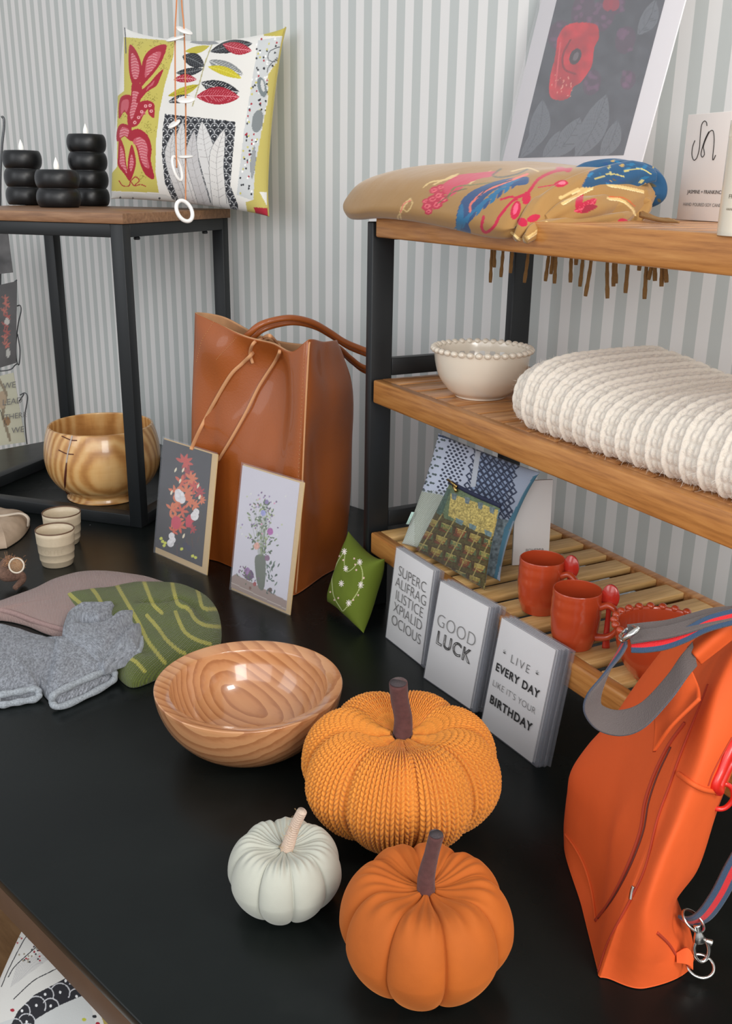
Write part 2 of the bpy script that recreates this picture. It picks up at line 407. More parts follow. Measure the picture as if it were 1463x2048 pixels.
# ------------------------------------------------------------------ black display table
mtop = mat('black_table_top', (27, 30, 30), .30, spec=.22, bump=(350, .05, .0003))
t = NT(mtop)   # dust specks and scuffs
tc = t.new('ShaderNodeTexCoord').outputs['Object']
vo = t.new('ShaderNodeTexVoronoi'); vo.inputs['Scale'].default_value = 17; t.l.new(tc, vo.inputs['Vector'])
nz = t.new('ShaderNodeTexNoise'); nz.inputs['Scale'].default_value = 7; nz.inputs['Detail'].default_value = 5; t.l.new(tc, nz.inputs['Vector'])
k = t.math('LESS_THAN', vo.outputs['Distance'], .019)
mx = t.new('ShaderNodeMix', data_type='RGBA'); t.l.new(k, mx.inputs[0]); mx.inputs[7].default_value = (.35, .36, .36, 1)
c = t.ramp(nz.outputs['Fac'], [(.3, (12, 16, 15)), (.6, (18, 22, 21)), (.75, (26, 29, 28))]); t.l.new(c, mx.inputs[6]); t.l.new(mx.outputs[2], t.b.inputs['Base Color'])
t.l.new(t.math('MULTIPLY_ADD', nz.outputs['Fac'], .25, .16), t.b.inputs['Roughness'])
TB = thing('display_table', 'large black topped display table with brown wood edge carrying all the goods', 'table', WL(.5, .78, FLOOR))
u0, u1, n0, n1 = -0.75, 2.13, 0.2925, 1.282
V, F = box(WL(u0, n0, -.012), WU*(u1-u0), WN*(n1-n0), Z3*.012, .002); obj('table_top', V, F, mtop, TB)
V, F = box(WL(u0+.001, n0+.0015, -.042), WU*(u1-u0-.002), WN*(n1-n0-.003), Z3*.030, .001); obj('wood_edge', V, F, MT['edge_wood'], TB)
for (a, b) in ((u0+.08, n0+.08), (u1-.14, n0+.08), (u0+.08, n1-.14), (u1-.14, n1-.14)):
    V, F = box(WL(a, b, FLOOR), WU*.06, WN*.06, Z3*(-.042-FLOOR), .003); obj('leg', V, F, MT['black_metal'], TB)

# low bench with the second patterned cushion, left of the table front
BN = thing('low_bench', 'light brown wooden bench top just below the table edge at bottom left', 'bench', WL(1.0, .2, FLOOR))
V, F = box(WL(.35, -.12, -.40), WU*1.4, WN*.75, Z3*.03, .004); obj('bench_top', V, F, MT['floor_wood'], BN)
for (a, b) in ((.40, -.08), (1.66, -.08), (.40, .54), (1.66, .54)):
    V, F = box(WL(a, b, FLOOR), WU*.05, WN*.05, Z3*(.35), .003); obj('leg', V, F, MT['edge_wood'], BN)

# ------------------------------------------------------------------ side table (metal frame, walnut top)
sF = np.array([-.408, 1.655, 0]); sR = np.array([-.286, 2.026, 0]); sB = np.array([-.688, 2.158, 0]); sL = sF+sB-sR
e1 = nrm(sR-sF); e2 = nrm(sL-sF); l1 = np.linalg.norm(sR-sF); l2 = np.linalg.norm(sL-sF)
ST = thing('side_table', 'small black metal frame side table with brown wood top holding candles and cushion', 'side table', (sF+sB)/2)
TZ = .549
V, F = box(sF-e1*.004-e2*.004+Z3*(TZ-.017), e1*(l1+.008), e2*(l2+.008), Z3*.017, .0012); obj('table_top', V, F, MT['walnut'], ST)
lw = .024
for (p, a, b) in ((sF, 0, 0), (sR, -lw, 0), (sL, 0, -lw), (sB, -lw, -lw)):
    V, F = box(p+e1*a+e2*b, e1*lw, e2*lw, Z3*(TZ-.017), .001); obj('leg', V, F, MT['black_metal'], ST)
for z, hh in ((TZ-.017-.022, .022), (0.0, .022)):
    for (p, d, L, w) in ((sF+e1*lw, e1, l1-2*lw, e2), (sL+e1*lw-e2*lw, e1, l1-2*lw, e2), (sF+e2*lw, e2, l2-2*lw, e1), (sR+e2*lw-e1*lw, e2, l2-2*lw, e1)):
        V, F = box(p+Z3*z, d*L, w*lw, Z3*hh, .001); obj('frame_bar', V, F, MT['black_metal'], ST)
for k in (.16, .8):
    V, F = lathe([(.005, 0), (.006, .003), (.004, .006)], sF+e1*l1*k+e2*.012+Z3*(TZ-.045), 12); obj('bolt', V, F, MT['black_metal'], ST)

# ------------------------------------------------------------------ shelf unit
SH = thing('shelf_unit', 'three tier bamboo shelf rack with black metal side frames against striped wall', 'shelf', S(.8, .765, 0))
UE, U0 = 1.155, .36
for ue in (UE+.008, U0-.023):
    for nn_ in (.630, .864):
        V, F = box(S(ue, nn_, 0), SU*.015, SN*.034, Z3*.553, .0015); obj('post', V, F, MT['black_metal'], SH)
    for z in (.123, .347, .530):
        V, F = box(S(ue, .664, z), SU*.015, SN*.2, Z3*(.024 if z < .5 else .02), .001); obj('crossbar', V, F, MT['black_metal'], SH)
for zi, z in enumerate((.122, .345, .566)):
    fm = MT['bamboo']
    V, F = box(S(U0, .630, z-.032), SU*(UE-U0), SN*.016, Z3*.032, .0025); obj('front_rail', V, F, fm, SH)
    V, F = box(S(U0, .879, z-.032), SU*(UE-U0), SN*.016, Z3*.032, .0025); obj('back_rail', V, F, MT['bamboo_dark'], SH)
    for k in range(17):
        uu = 1.1235-.0477*k
        if uu < U0: break
        wd_ = .031 if zi == 0 else .043
        V, F = box(S(uu-(0 if zi == 0 else .008), .646, z-.0095), SU*wd_, SN*.233, Z3*.009, .0015)
        obj('slat', V, F, MT['bamboo_slat'] if zi == 0 else MT['bamboo_dark'], SH)
# loose paper under the rack, seen through the slats
def sheet(name, pts, z, t, m, label, cat):
    b = thing(name, label, cat, np.mean([G(*p, z) for p in pts], 0)*[1, 1, 0]+Z3*z)
    P = [G(*p, z+t) for p in pts]; Q = [p-Z3*t for p in P]
    obj('page', P+Q, [(0, 1, 2, 3), (7, 6, 5, 4), (0, 4, 5, 1), (1, 5, 6, 2), (2, 6, 7, 3), (3, 7, 4, 0)], m, b, smooth=False)
    return b
sheet('paper_wrap', [(1085, 1160), (1190, 1118), (1300, 1180), (1180, 1228)], 0, .002, mat('pale_packing', (150, 158, 166), .4), 'pale grey packing sheet on the black table under the lowest slats', 'paper')

# ------------------------------------------------------------------ pumpkins
def pumpkin(label, c, R, Hh, grooves, dep, m, ncol=0, nrow=0, nth=360, nph=180, kamp=.0, dim=.22, tuck=.5, wr=0.0, wk=30, sq=.8, eps=.16, hue=None, bot=.72):
    th = np.linspace(0, 2*math.pi, nth, endpoint=False); ph_ = np.linspace(.03, math.pi-.03, nph)
    T, Pp = np.meshgrid(th, ph_, indexing='xy')
    g = np.sort(np.radians(np.array(grooves)) % (2*math.pi)); tt = T % (2*math.pi)
    gi = np.concatenate([g-2*math.pi, g, g+2*math.pi]); idx = np.searchsorted(gi, tt); lo, hi = gi[idx-1], gi[idx]
    s = np.clip((tt-lo)/(hi-lo), 0, 1); bl = np.sqrt(np.clip(1-(2*s-1)**2, 0, 1)); bl = bl**.75
    w = 1.25-.35*np.sin(Pp)          # deeper towards the poles
    sp, cp = np.sin(Pp), np.cos(Pp)
    r = R*sp**sq*(1-dep*(1-bl)*w)
    r = r*np.where(cp < 0, 1-(1-bot)*np.abs(cp)**1.2, 1)
    dip = dim*np.exp(-(Pp/.42)**2)+.10*np.exp(-((math.pi-Pp)/.5)**2)
    z = Hh/2*np.sign(cp)*np.abs(cp)**.92*(1-dip-dep*.6*(1-bl)*np.abs(cp))
    if wr:
        a = wr*(np.sin(T*wk+1.7*np.sin(3*T))+.6*np.sin(T*wk*.57+2))*np.exp(-((Pp-.42)/.30)**2)
        r = r+a*.6; z = z+a
    nz_ = vnoise(np.stack([r*np.cos(T), r*np.sin(T), z], -1), 18, 2); r = r*(1+.03*nz_)
    # azimuth measured from the camera side (-y) towards +x
    X = r*np.sin(T); Y = -r*np.cos(T)
    P = np.stack([X, Y, z], -1)
    if kamp:
        du = np.roll(P, -1, 1)-np.roll(P, 1, 1); dv = np.gradient(P, axis=0); N = np.cross(dv, du); N /= np.linalg.norm(N, axis=2)[..., None]+1e-12
        if (N[nph//2, 0]@P[nph//2, 0]) < 0: N = -N
        a = (T/(2*math.pi)*ncol) % 1; b = Pp/math.pi*nrow
        a = (a+.0)%1; x = a-.5; ax = np.abs(x)
        y = b+ax*1.9
        leg = np.clip(1-((ax-.24)/.235)**2, 0, 1)**.6
        rowp = np.abs(np.sin(math.pi*y))**.6
        h = leg*(.30+.70*rowp)+.15*vnoise(np.stack([T*60, Pp*60, 0*T], -1), 1, 2)
        P = P+N*(kamp*h*np.clip(np.sin(Pp)*2.6, .4, 1))[..., None]
    zmin = P[..., 2].min(); P = P+np.array(c)-Z3*zmin
    top = P[0].mean(0)
    V, F = grid(P, closed_v=True, flip=True)
    F.append(list(range(nth))); F.append(list(range((nph-1)*nth, nph*nth))[::-1])
    root = thing('pumpkin', label, 'pumpkin', c)
    obj('body', V, F, m, root)
    return root, top, P
m_knit = mat('orange_yarn', (222, 142, 54), .9, mott=.18, mscale=420, sheen=.2, bump=(1500, .5, .0005))
pk, top, Pk = pumpkin('large orange chunky knit pumpkin with maroon stem, behind the velvet pumpkin', (.0375, .8137, 0), .0955, .117, [-128, -80, -36, 8, 46, 90, 135, 185], .24, m_knit, ncol=70, nrow=40, nth=980, nph=460, kamp=.0048, dim=.30, eps=.1, sq=.62, bot=.80)
V, F = tube([top+Z3*-.012, D(806, 1440, .815), D(799, 1400, .81), D(796, 1366, .806)], [.0100, .0088, .0086, .0088], 20, 30); obj('stem', V, F, MT['stem'], pk)
V, F = lathe([(0, 0), (.0078, .0), (.0080, .0012), (0, .0016)], D(796, 1366, .806)-Z3*.0004, 20); obj('stem_tip', V, F, mat('grey_felt_tip', (66, 58, 60), 1, mott=.6, mscale=900), pk)
thr = [Pk[i, int(924*8.0/360)]+np.array([.0, -.0012, .0005]) for i in range(170, 330, 8)]
V, F = tube(thr, .0004, 6, 60); obj('seam_thread', V, F, mat('white_thread', (235, 225, 205), .8), pk)
m_vel = mat('orange_velvet', (176, 88, 18), .85, sheen=.5, mott=.42, mscale=13, bump=[(60, .25, .002), (1600, .25, .0003)])
m_vel.node_tree.nodes['Principled BSDF'].inputs['Sheen Tint'].default_value = (*lin((240, 150, 80)), 1)
pv, top, _ = pumpkin('orange velvet pumpkin with gathered top and leaning maroon stem, frontmost of the pumpkins', (.0513, .6137, 0), .0688, .106, [-132, -76, -31, 11, 58, 103, 150, 190], .17, m_vel, nth=560, nph=260, dim=.30, wr=.0011, wk=26, sq=.66, bot=.74)
V, F = tube([top-Z3*.01, D(852, 1755, .612), D(862, 1710, .608), D(872, 1670, .603)], [.0072, .0068, .0056, .0056], 20, 30); obj('stem', V, F, MT['stem'], pv)
V, F = lathe([(0, 0), (.0050, .0), (.0052, .0008), (0, .0012)], D(872, 1669, .603)-Z3*.0002, 20); obj('stem_tip', V, F, bpy.data.materials['grey_felt_tip'], pv)
m_wht = mat('pale_linen', (178, 179, 167), .85, sheen=.2, mott=.05, mscale=90, bump=(1300, .4, .0003))
pw, top, _ = pumpkin('small pale grey-white fabric pumpkin with twine-wrapped stem', (-.0658, .6914, 0), .0498, .076, [-120, -72, -24, 14, 54, 98, 150, 200], .15, m_wht, nth=480, nph=220, dim=.30, wr=.0009, wk=34, sq=.66, bot=.76)
P_ = [top-Z3*.008, D(576, 1690, .688), D(588, 1655, .684), D(604, 1622, .679)]
V, F = tube(P_, [.0056, .0052, .0044, .0040], 20, 160, rfn=lambda t, th: 1+.10*np.sin(2*math.pi*26*t+th)); obj('twine_stem', V, F, mat('twine', (198, 176, 158), .95, mott=.3, mscale=900, bump=(1500, .6, .0005)), pw)
hv = []
for k in range(46):
    a = P_[0]*0; i = random.random(); q = cr(np.array(P_), 20)[int(i*14)+5]; d = nrm(rng.normal(size=3)); e = nrm(rng.normal(size=3))
    hv.append(tube([q+d*.0035, q+d*.007, q+d*.009+e*.003], .00012, 3, 5))
V, F = merge(*hv); obj('twine_fuzz', V, F, MT['kraft'], pw)

# ------------------------------------------------------------------ turned wooden bowls
m_cherry = wood('cherry_wood', [(.25, (202, 148, 102)), (.55, (192, 136, 92)), (.72, (168, 112, 72)), (.9, (180, 122, 80))], (math.radians(52), math.radians(24), math.radians(-30)), rough=.24, coat=.7, rings=True, dist=2.2, centre=(.055, .02, -.03), stretch=(.25, 1, 1), wscale=30, bstr=.04, saw=True)
b = thing('wooden_bowl', 'wide reddish-brown turned wooden bowl with thick rim beside the knit pumpkin', 'bowl', (-.1268, .9502, 0))
pr_ = np.concatenate([cr(np.array([(0, 0), (.34, 0), (.40, .012), (.55, .07), (.72, .22), (.88, .48), (.965, .74), (.995, .93), (.998, .99)]), 40), [(.998, 1.0), (.992, 1.008), (.985, 1.008)], [(.845, .965), (.838, .955), (.834, .94)], cr(np.array([(.83, .92), (.79, .70), (.68, .42), (.50, .22), (.25, .13), (0, .11)]), 40)])
V, F = lathe(pr_, (-.1268, .9502, 0), 128, .1037, .0755); obj('bowl_body', V, F, m_cherry, b)
m_ash = wood('honey_wood', [(.2, (178, 124, 68)), (.5, (206, 154, 92)), (.8, (220, 176, 116))], (math.radians(8), 0, math.radians(20)), rough=.28, coat=.5, rings=True, dist=2.6, centre=(-.16, .12, .2), stretch=(1, 1, .3), wscale=22, bstr=.05)
b = thing('wooden_bowl', 'deep honey-coloured wooden bowl with stitched crack under the side table', 'bowl', (-.525, 1.8537, 0))
prof = [(0, 0), (.62, 0), (.64, .02), (.625, .07), (.66, .10), (.82, .2), (.95, .36), (1.0, .55), (.99, .72), (.95, .88), (.905, .985), (.89, 1.0), (.86, .99), (.88, .85), (.93, .6), (.88, .38), (.7, .2), (.4, .14), (0, .13)]
V, F = lathe(cr(np.array(prof), 90), (-.525, 1.8537, 0), 128, .1119, .1455)
obj('bowl_body', V, F, m_ash, b)
def on_bowl(px, py):      # point on the outer face of the far bowl
    best = None
    for r, z in cr(np.array(prof[4:12]), 40):
        for a in np.radians(np.arange(-150, -20, 1.0)):
            p = np.array([-.525+r*.1119*math.cos(a), 1.8537+r*.1119*math.sin(a), z*.1455]); x, y = PR(p); e = (x-px)**2+(y-py)**2
            if best is None or e < best[0]: best = (e, p, a)
    return best[1]+np.array([math.cos(best[2]), math.sin(best[2]), 0])*.0006
m_crack = mat('dark_crack', (86, 40, 24), .5); m_fil = mat('grey_filler', (190, 176, 164), .5)
V, F = tube([on_bowl(*p) for p in ((133, 927), (131, 945), (130, 965), (133, 985), (137, 994))], [.0012, .0022, .0022, .0016, .0006], 6, 30); obj('crack', V, F, m_crack, b)
V, F = tube([on_bowl(*p) for p in ((145, 866), (141, 885), (137, 905), (133, 927))], [.0020, .0016, .0018, .0014], 6, 24); obj('crack_filler', V, F, m_fil, b)
for q in (((124, 872), (141, 879), (154, 882)), ((118, 900), (133, 905), (148, 910))):
    V, F = tube([on_bowl(*p) for p in q], .0011, 6, 16); obj('stitch', V, F, m_crack, b)

# ------------------------------------------------------------------ stoneware cups
m_stone = mat('stoneware', (198, 182, 156), .45, mott=.08, mscale=200, bump=(300, .15, .0004))
m_rim = mat('brown_rim', (98, 70, 50), .45)
def cup(c, R, Hh, label, group):
    r = thing('cup', label, 'cup', c)
    pf = [(0, 0), (.76, 0), (.80, .02), (.86, .16), (.885, .17), (.885, .19), (.90, .36), (.925, .37), (.93, .39), (.95, .62), (.97, .63), (.97, .65), (.985, .85), (1, .975), (.955, .975), (.93, .8), (.86, .3), (.78, .08), (0, .06)]
    V, F = lathe(pf, c, 56, R, Hh); obj('cup_body', V, F, m_stone, r)
    V, F = lathe([(1, .965), (1.012, .985), (.985, 1.0), (.955, .985), (.95, .965), (1, .965)], c, 56, R, Hh, cap=False); obj('rim', V, F, m_rim, r)
    return r
cup((-.5267, 1.5776, 0), .0323, .0569, 'beige stoneware cup, rear one of the two by the honey bowl', 'stoneware cups')
c1 = cup((-.5073, 1.4792, 0), .0309, .0615, 'beige stoneware cup with faint lettering, front one of the two', 'stoneware cups')
def curved_text(s, c, R, z0, size, m, parent, a0, align='CENTER'):
    o = text('lettering', s, (0, 0, 0), (1, 0, 0), (0, 1, 0), size, m, parent, (0, 0, 1), align=align, bold=-.0004*size/.01)
    me = o.data
    for v in me.vertices:
        x, y = v.co.x+parent.location.x, v.co.y+parent.location.y
        a = math.radians(a0)+x/R; z = z0+y
        rr = R*(.88+.10*z/.0615)/1.0 + .0006
        v.co = Vector((c[0]+rr*math.cos(a)-parent.location.x, c[1]+rr*math.sin(a)-parent.location.y, z-parent.location.z))
curved_text('COFFEE', (-.5073, 1.4792, 0), .0309, .029, .0125, mat('cup_print', (150, 130, 106), .7), c1, -88)
curved_text('MOR', (-.5073, 1.4792, 0), .0309, .043, .0085, mat('cup_print_dark', (84, 68, 56), .7), c1, -97)

# ------------------------------------------------------------------ cream beaded bowl
m_cream = mat('cream_glaze', (228, 216, 198), .2, coat=.6)
cc = np.array([.1438, 1.2195, .345]); b = thing('beaded_bowl', 'cream ceramic bowl with beaded rim on the middle shelf', 'bowl', cc)
V, F = lathe(cr(np.array([(0, .02), (.42, .02), (.45, 0), (.50, .0), (.52, .04), (.66, .14), (.84, .38), (.93, .65), (.965, .93), (.96, .96), (.92, .93), (.88, .65), (.78, .38), (.6, .16), (.3, .09), (0, .08)]), 80), cc, 80, .0632, .0641); obj('bowl_body', V, F, m_cream, b)
bd = []
def bead_ring(c, R, z, n, r, m, parent, flat=1.0):
    for k in range(n):
        a = 2*math.pi*k/n
        V, F = lathe([(0, -1), (.38, -.92), (.71, -.71), (.92, -.38), (1, 0), (.92, .38), (.71, .71), (.38, .92), (0, 1)], (c[0]+R*math.cos(a), c[1]+R*math.sin(a), c[2]+z), 14, r, r*flat)
        obj('bead', V, F, m, parent)
bead_ring(cc, .0612, .0606, 36, .0046, m_cream, b, .85)
m_print = mat('grey_glaze_print', (196, 190, 182), .2, coat=.5)
def petal_ring(c, R, z0, z1, n, w, m, parent, name='painted_petal', start=0):
    parts = []
    for k in range(n):
        a = 2*math.pi*(k+start)/n; ca, sa = math.cos(a), math.sin(a); t = np.array([-sa, ca, 0]); q0 = np.array([c[0]+ca*R[0], c[1]+sa*R[0], c[2]+z0]); q1 = np.array([c[0]+ca*R[1], c[1]+sa*R[1], c[2]+z1])
        inn = np.array([-ca, -sa, .35])*.0012
        s = np.linspace(0, 1, 9); prof_ = np.sin(math.pi*s**.8)**.6*w/2
        L = [q0+(q1-q0)*x+t*y+inn for x, y in zip(s, prof_)]; Rr = [q0+(q1-q0)*x-t*y+inn for x, y in zip(s, prof_)]
        V = L+Rr; F = [(i, i+1, 9+i+1, 9+i) for i in range(8)]; parts.append((np.array(V), F))
    V, F = merge(*parts); obj(name, V, F, m, parent)
petal_ring(cc, (.0555, .0603), .040, .056, 26, .007, m_print, b)

# ------------------------------------------------------------------ red mugs with spoons
m_red = mat('red_orange_glaze', (188, 72, 38), .25, coat=.6, bump=(40, .05, .001)); m_red2 = mat('red_glaze', (186, 48, 36), .22, coat=.6)
def mug(label, c, ha, sp):
    c = np.array(c); r = thing('mug', label, 'mug', c, 'red mugs with spoons')
    R, Hh = .0270, .0655
    pf = cr(np.array([(0, .02), (.68, .02), (.70, 0), (.76, 0), (.80, .05), (.93, .22), (1, .5), (1.0, .75), (.985, .97), (.97, .995), (.94, .97), (.94, .6), (.88, .25), (.6, .08), (0, .07)]), 100)
    pf[:, 0] += np.where((pf[:, 1] > .12) & (pf[:, 1] < .95) & (np.arange(100) < 62), .006*np.sin(pf[:, 1]*150), 0)
    V, F = lathe(pf, c, 64, R, Hh); obj('mug_body', V, F, m_red, r)
    a = math.radians(ha); d = np.array([math.cos(a), math.sin(a), 0])
    hp = [c+d*.0255+Z3*.050, c+d*.036+Z3*.054, c+d*.046+Z3*.045, c+d*.047+Z3*.030, c+d*.038+Z3*.018, c+d*.0235+Z3*.014]
    V, F = tube(hp, [.0045, .0036, .0034, .0034, .0036, .0045], 12, 40, r2=[.0055, .0046, .0044, .0044, .0046, .0055]); obj('handle', V, F, m_red, r)
    # spoon slotted in the handle
    sn = np.cross(d, Z3)*-1; s0 = c+d*.0345+sn*.004
    V, F = tube([s0+Z3*.004+d*.002, s0+Z3*.02+d*.001, s0+Z3*.045, s0+Z3*.056], [.0034, .0028, .0026, .003], 10, 20, r2=[.0016]*4)
    s0 = s0+Z3*.004; spn = thing('spoon', 'red ceramic spoon slotted through the handle of '+sp, 'spoon', s0*[1, 1, 0]+Z3*c[2], 'red ceramic spoons')
    V, F = tube([s0+d*.001+Z3*-.002, s0+Z3*.02, s0+Z3*.036, s0+Z3*.046], [.0044, .0032, .0028, .0032], 12, 24, r2=[.0018, .0018, .0018, .002]); obj('handle', V, F, m_red2, spn)
    P = []
    for i in np.linspace(0, 1, 14):
        row = []
        for q in np.linspace(0, 2*math.pi, 20, endpoint=False):
            rr = max(i, .001); row.append(s0+Z3*(.058+.0145*rr*math.cos(q))+d*(.0098*rr*math.sin(q))+sn*(.004*(rr**2)-.002))
        P.append(row)
    P = np.array(P); P2 = P[::-1]+(-sn)*.0016
    V, F = grid(np.concatenate([P, P2]), closed_v=True); obj('bowl', V, F, m_red2, spn)
    return r
mug('red-orange ribbed mug, rear one of the two on the bottom shelf', (.2077, 1.0545, .122), -38, 'the rear mug')
mug('red-orange ribbed mug, front one of the two on the bottom shelf', (.2306, .9642, .122), -28, 'the front mug')
rc = np.array([.3040, .8930, .122]); b = thing('beaded_bowl', 'red-orange bowl with beaded rim and white petals behind the orange backpack', 'bowl', rc)
V, F = lathe(cr(np.array([(0, .02), (.42, .02), (.45, 0), (.52, .0), (.54, .04), (.68, .14), (.85, .38), (.94, .65), (.97, .93), (.965, .96), (.92, .93), (.88, .65), (.78, .38), (.6, .16), (.3, .09), (0, .08)]), 80), rc, 80, .0487, .0600); obj('bowl_body', V, F, m_red, b)
bead_ring(rc, .0485, .0570, 24, .0046, m_red, b, .9)
petal_ring(rc, (.0300, .0410), .0125, .036, 15, .0075, MT['white'], b)

# ------------------------------------------------------------------ black ribbed candles
m_cand = mat('black_wax', (17, 18, 20), .38, spec=.5, bump=(200, .05, .0005))
m_fl = mat('candle_flame', (250, 248, 240), .4, emit=((255, 250, 240), .25), sss=.3)
for lab, x, y, r_, h, n in (('tall black candle of four stacked rings on the side table', -.5798, 2.10, .0392, .1394, 4), ('medium black candle of three stacked rings at the left edge', -.7140, 2.10, .0388, .1067, 3), ('short black candle of two stacked rings, nearest of the candles', -.6023, 1.96, .0418, .0693, 2)):
    c = np.array([x, y, TZ]); t_ = thing('candle', lab, 'candle', c, 'black ring candles')
    pf = [(0, 0)]
    for k in range(n):
        for a in np.linspace(-75, 75, 13):
            pf.append((.80+.20*math.cos(math.radians(a)) if abs(a) < 76 else .8, (k+.5+.5*math.sin(math.radians(a)))/n))
    pf += [(.6, 1.0), (.5, .985), (.35, .975), (0, .97)]
    V, F = lathe(pf, c, 56, r_, h); obj('wax_body', V, F, m_cand, t_)
    V, F = lathe(cr(np.array([(0, 0), (.0042, .002), (.0052, .008), (.0040, .015), (.0014, .022), (0, .025)]), 20), c+Z3*(h*.965)+np.array([0, 0, 0]), 16); obj('flame', V, F, m_fl, t_)

# ------------------------------------------------------------------ candle jar and box on the top shelf
m_box = mat('candle_box_card', (228, 220, 214), .6)
p0 = S(.857, .862, .566); p1 = p0+nrm(S(-1, -.10, 0))*.075
bx = thing('candle_box', 'tall pinkish white candle box with black script logo on the top shelf', 'box', p0)
ex = nrm(p1-p0); ey = np.array([-ex[1], ex[0], 0]); ey = ey if ey[1] > 0 else -ey
BH = .112
V, F = box(p0, ex*.080, ey*.078, Z3*BH, .0006); obj('carton', V, F, m_box, bx)
def squiggle(name, org, ax, ay, sc_, pts_list, r, m, parent, nn, res=80):
    parts = []
    for pts in pts_list:
        P = np.array([org+ax*x*sc_+ay*y*sc_+nn*.0003 for x, y in pts]); parts.append(tube(P, r, 6, res, rfn=None))
    V, F = merge(*parts); return obj(name, V, F, m, parent)
SQ = [[(.40, .88), (.36, .97), (.27, 1.0), (.19, .90), (.19, .62), (.21, .35), (.16, .12), (.05, .05), (-.05, .18), (-.06, .38), (.0, .54)],
      [(.50, .74), (.40, .58), (.33, .38), (.30, .20), (.36, .12), (.43, .18), (.40, .28), (.36, .38), (.42, .56), (.54, .74), (.66, .74), (.74, .50), (.76, .10), (.80, .05), (.86, .16)]]
fo = p0-ey*.0002
squiggle('script_logo', fo+ex*.0165+Z3*.062, ex, Z3, .042, SQ, .0004, MT['ink'], bx, -ey)
text('lettering', 'JASMINE + FRANKINCENSE', fo+ex*.014+Z3*.0305, ex, Z3, .0056, MT['ink'], bx, -ey, align='LEFT', bold=0)
text('lettering', 'HAND POURED SOY CANDLE', fo+ex*.009+Z3*.0170, ex, Z3, .0050, MT['ink_grey'], bx, -ey, align='LEFT')
jc = np.array([.3015, .8060, .566]); jr = thing('jar_candle', 'frosted cream glass jar candle with script logo in front of its box', 'candle', jc)
m_jar = mat('frosted_glass', (232, 222, 202), .25, coat=.4, sss=.2)
JR, JH = .0225, .082
V, F = lathe(cr(np.array([(0, 0), (.9, 0), (.97, .02), (1, .06), (1, .95), (.99, 1.0), (.95, 1.0), (.94, .97), (.94, .86), (0, .86)]), 60), jc, 64, JR, JH); obj('glass_jar', V, F, m_jar, jr)
def on_cyl(o, c, R, a0, z0):
    me = o.data; p = np.array(o.parent.location)
    for v in me.vertices:
        w = np.array(v.co)+p; a = math.radians(a0)+w[0]/R; q = np.array([c[0]+(R+.0003-w[1]*0)*math.cos(a), c[1]+(R+.0003)*math.sin(a), z0+w[2]])-p; v.co = Vector(q)
JA = -115
def cyl_text(s, z, size, m, a0=JA, bold=0):
    o = text('lettering', s, (0, 0, 0), (1, 0, 0), (0, 0, 1), size, m, jr, (0, -1, 0), bold=bold, lift=0)
    on_cyl(o, jc, JR, a0, jc[2]+z)
o = squiggle('script_logo', np.array([0, 0, 0.]), np.array([1., 0, 0]), Z3, .024, SQ, .0003, mat('sepia_ink', (110, 98, 78), .7), jr, np.array([0, -1., 0])*0)
for v in o.data.vertices: v.co.x -= .010
on_cyl(o, jc, JR, JA, jc[2]+.043)
cyl_text('JASMINE', .0345, .0050, bpy.data.materials['sepia_ink'])
cyl_text('FRANKINCENSE', .0285, .0046, bpy.data.materials['sepia_ink'])
cyl_text('HAND POURED SOY CANDLE', .019, .0026, bpy.data.materials['sepia_ink'])

# ------------------------------------------------------------------ flat painted panels
def panel(name, bl, ex_, ey_, w, h, nu, nv, painter, base, m, parent, t=.001, nn=None, bow=0):
    nn = nrm(np.cross(ex_, ey_)) if nn is None else nn
    u, v = np.meshgrid(np.linspace(0, 1, nu), np.linspace(0, 1, nv), indexing='ij')
    P = np.asarray(bl)+u[..., None]*w*ex_+v[..., None]*h*ey_+nn*(bow*np.sin(math.pi*u)*np.sin(math.pi*v))[..., None]
    X, Y = PR(P.reshape(-1, 3)); pt = Paint(X, Y, base); pt.u = u.ravel(); pt.v = v.ravel(); painter(pt)
    V, F = grid(P); k = len(V); ring = [i*nv for i in range(nu)]+[(nu-1)*nv+j for j in range(1, nv)]+[i*nv+nv-1 for i in range(nu-2, -1, -1)]+[j for j in range(nv-2, 0, -1)]
    B = V[ring]-nn*t; V = np.concatenate([V, B]); n_ = len(ring)
    F += [(ring[i], k+i, k+(i+1) % n_, ring[(i+1) % n_]) for i in range(n_)]+[tuple(k+i for i in range(n_))[::-1]]
    cB = np.tile(lin(base), (n_, 1)); return obj(name, V, F, m, parent, smooth=False, col=np.concatenate([pt.C, cB]))

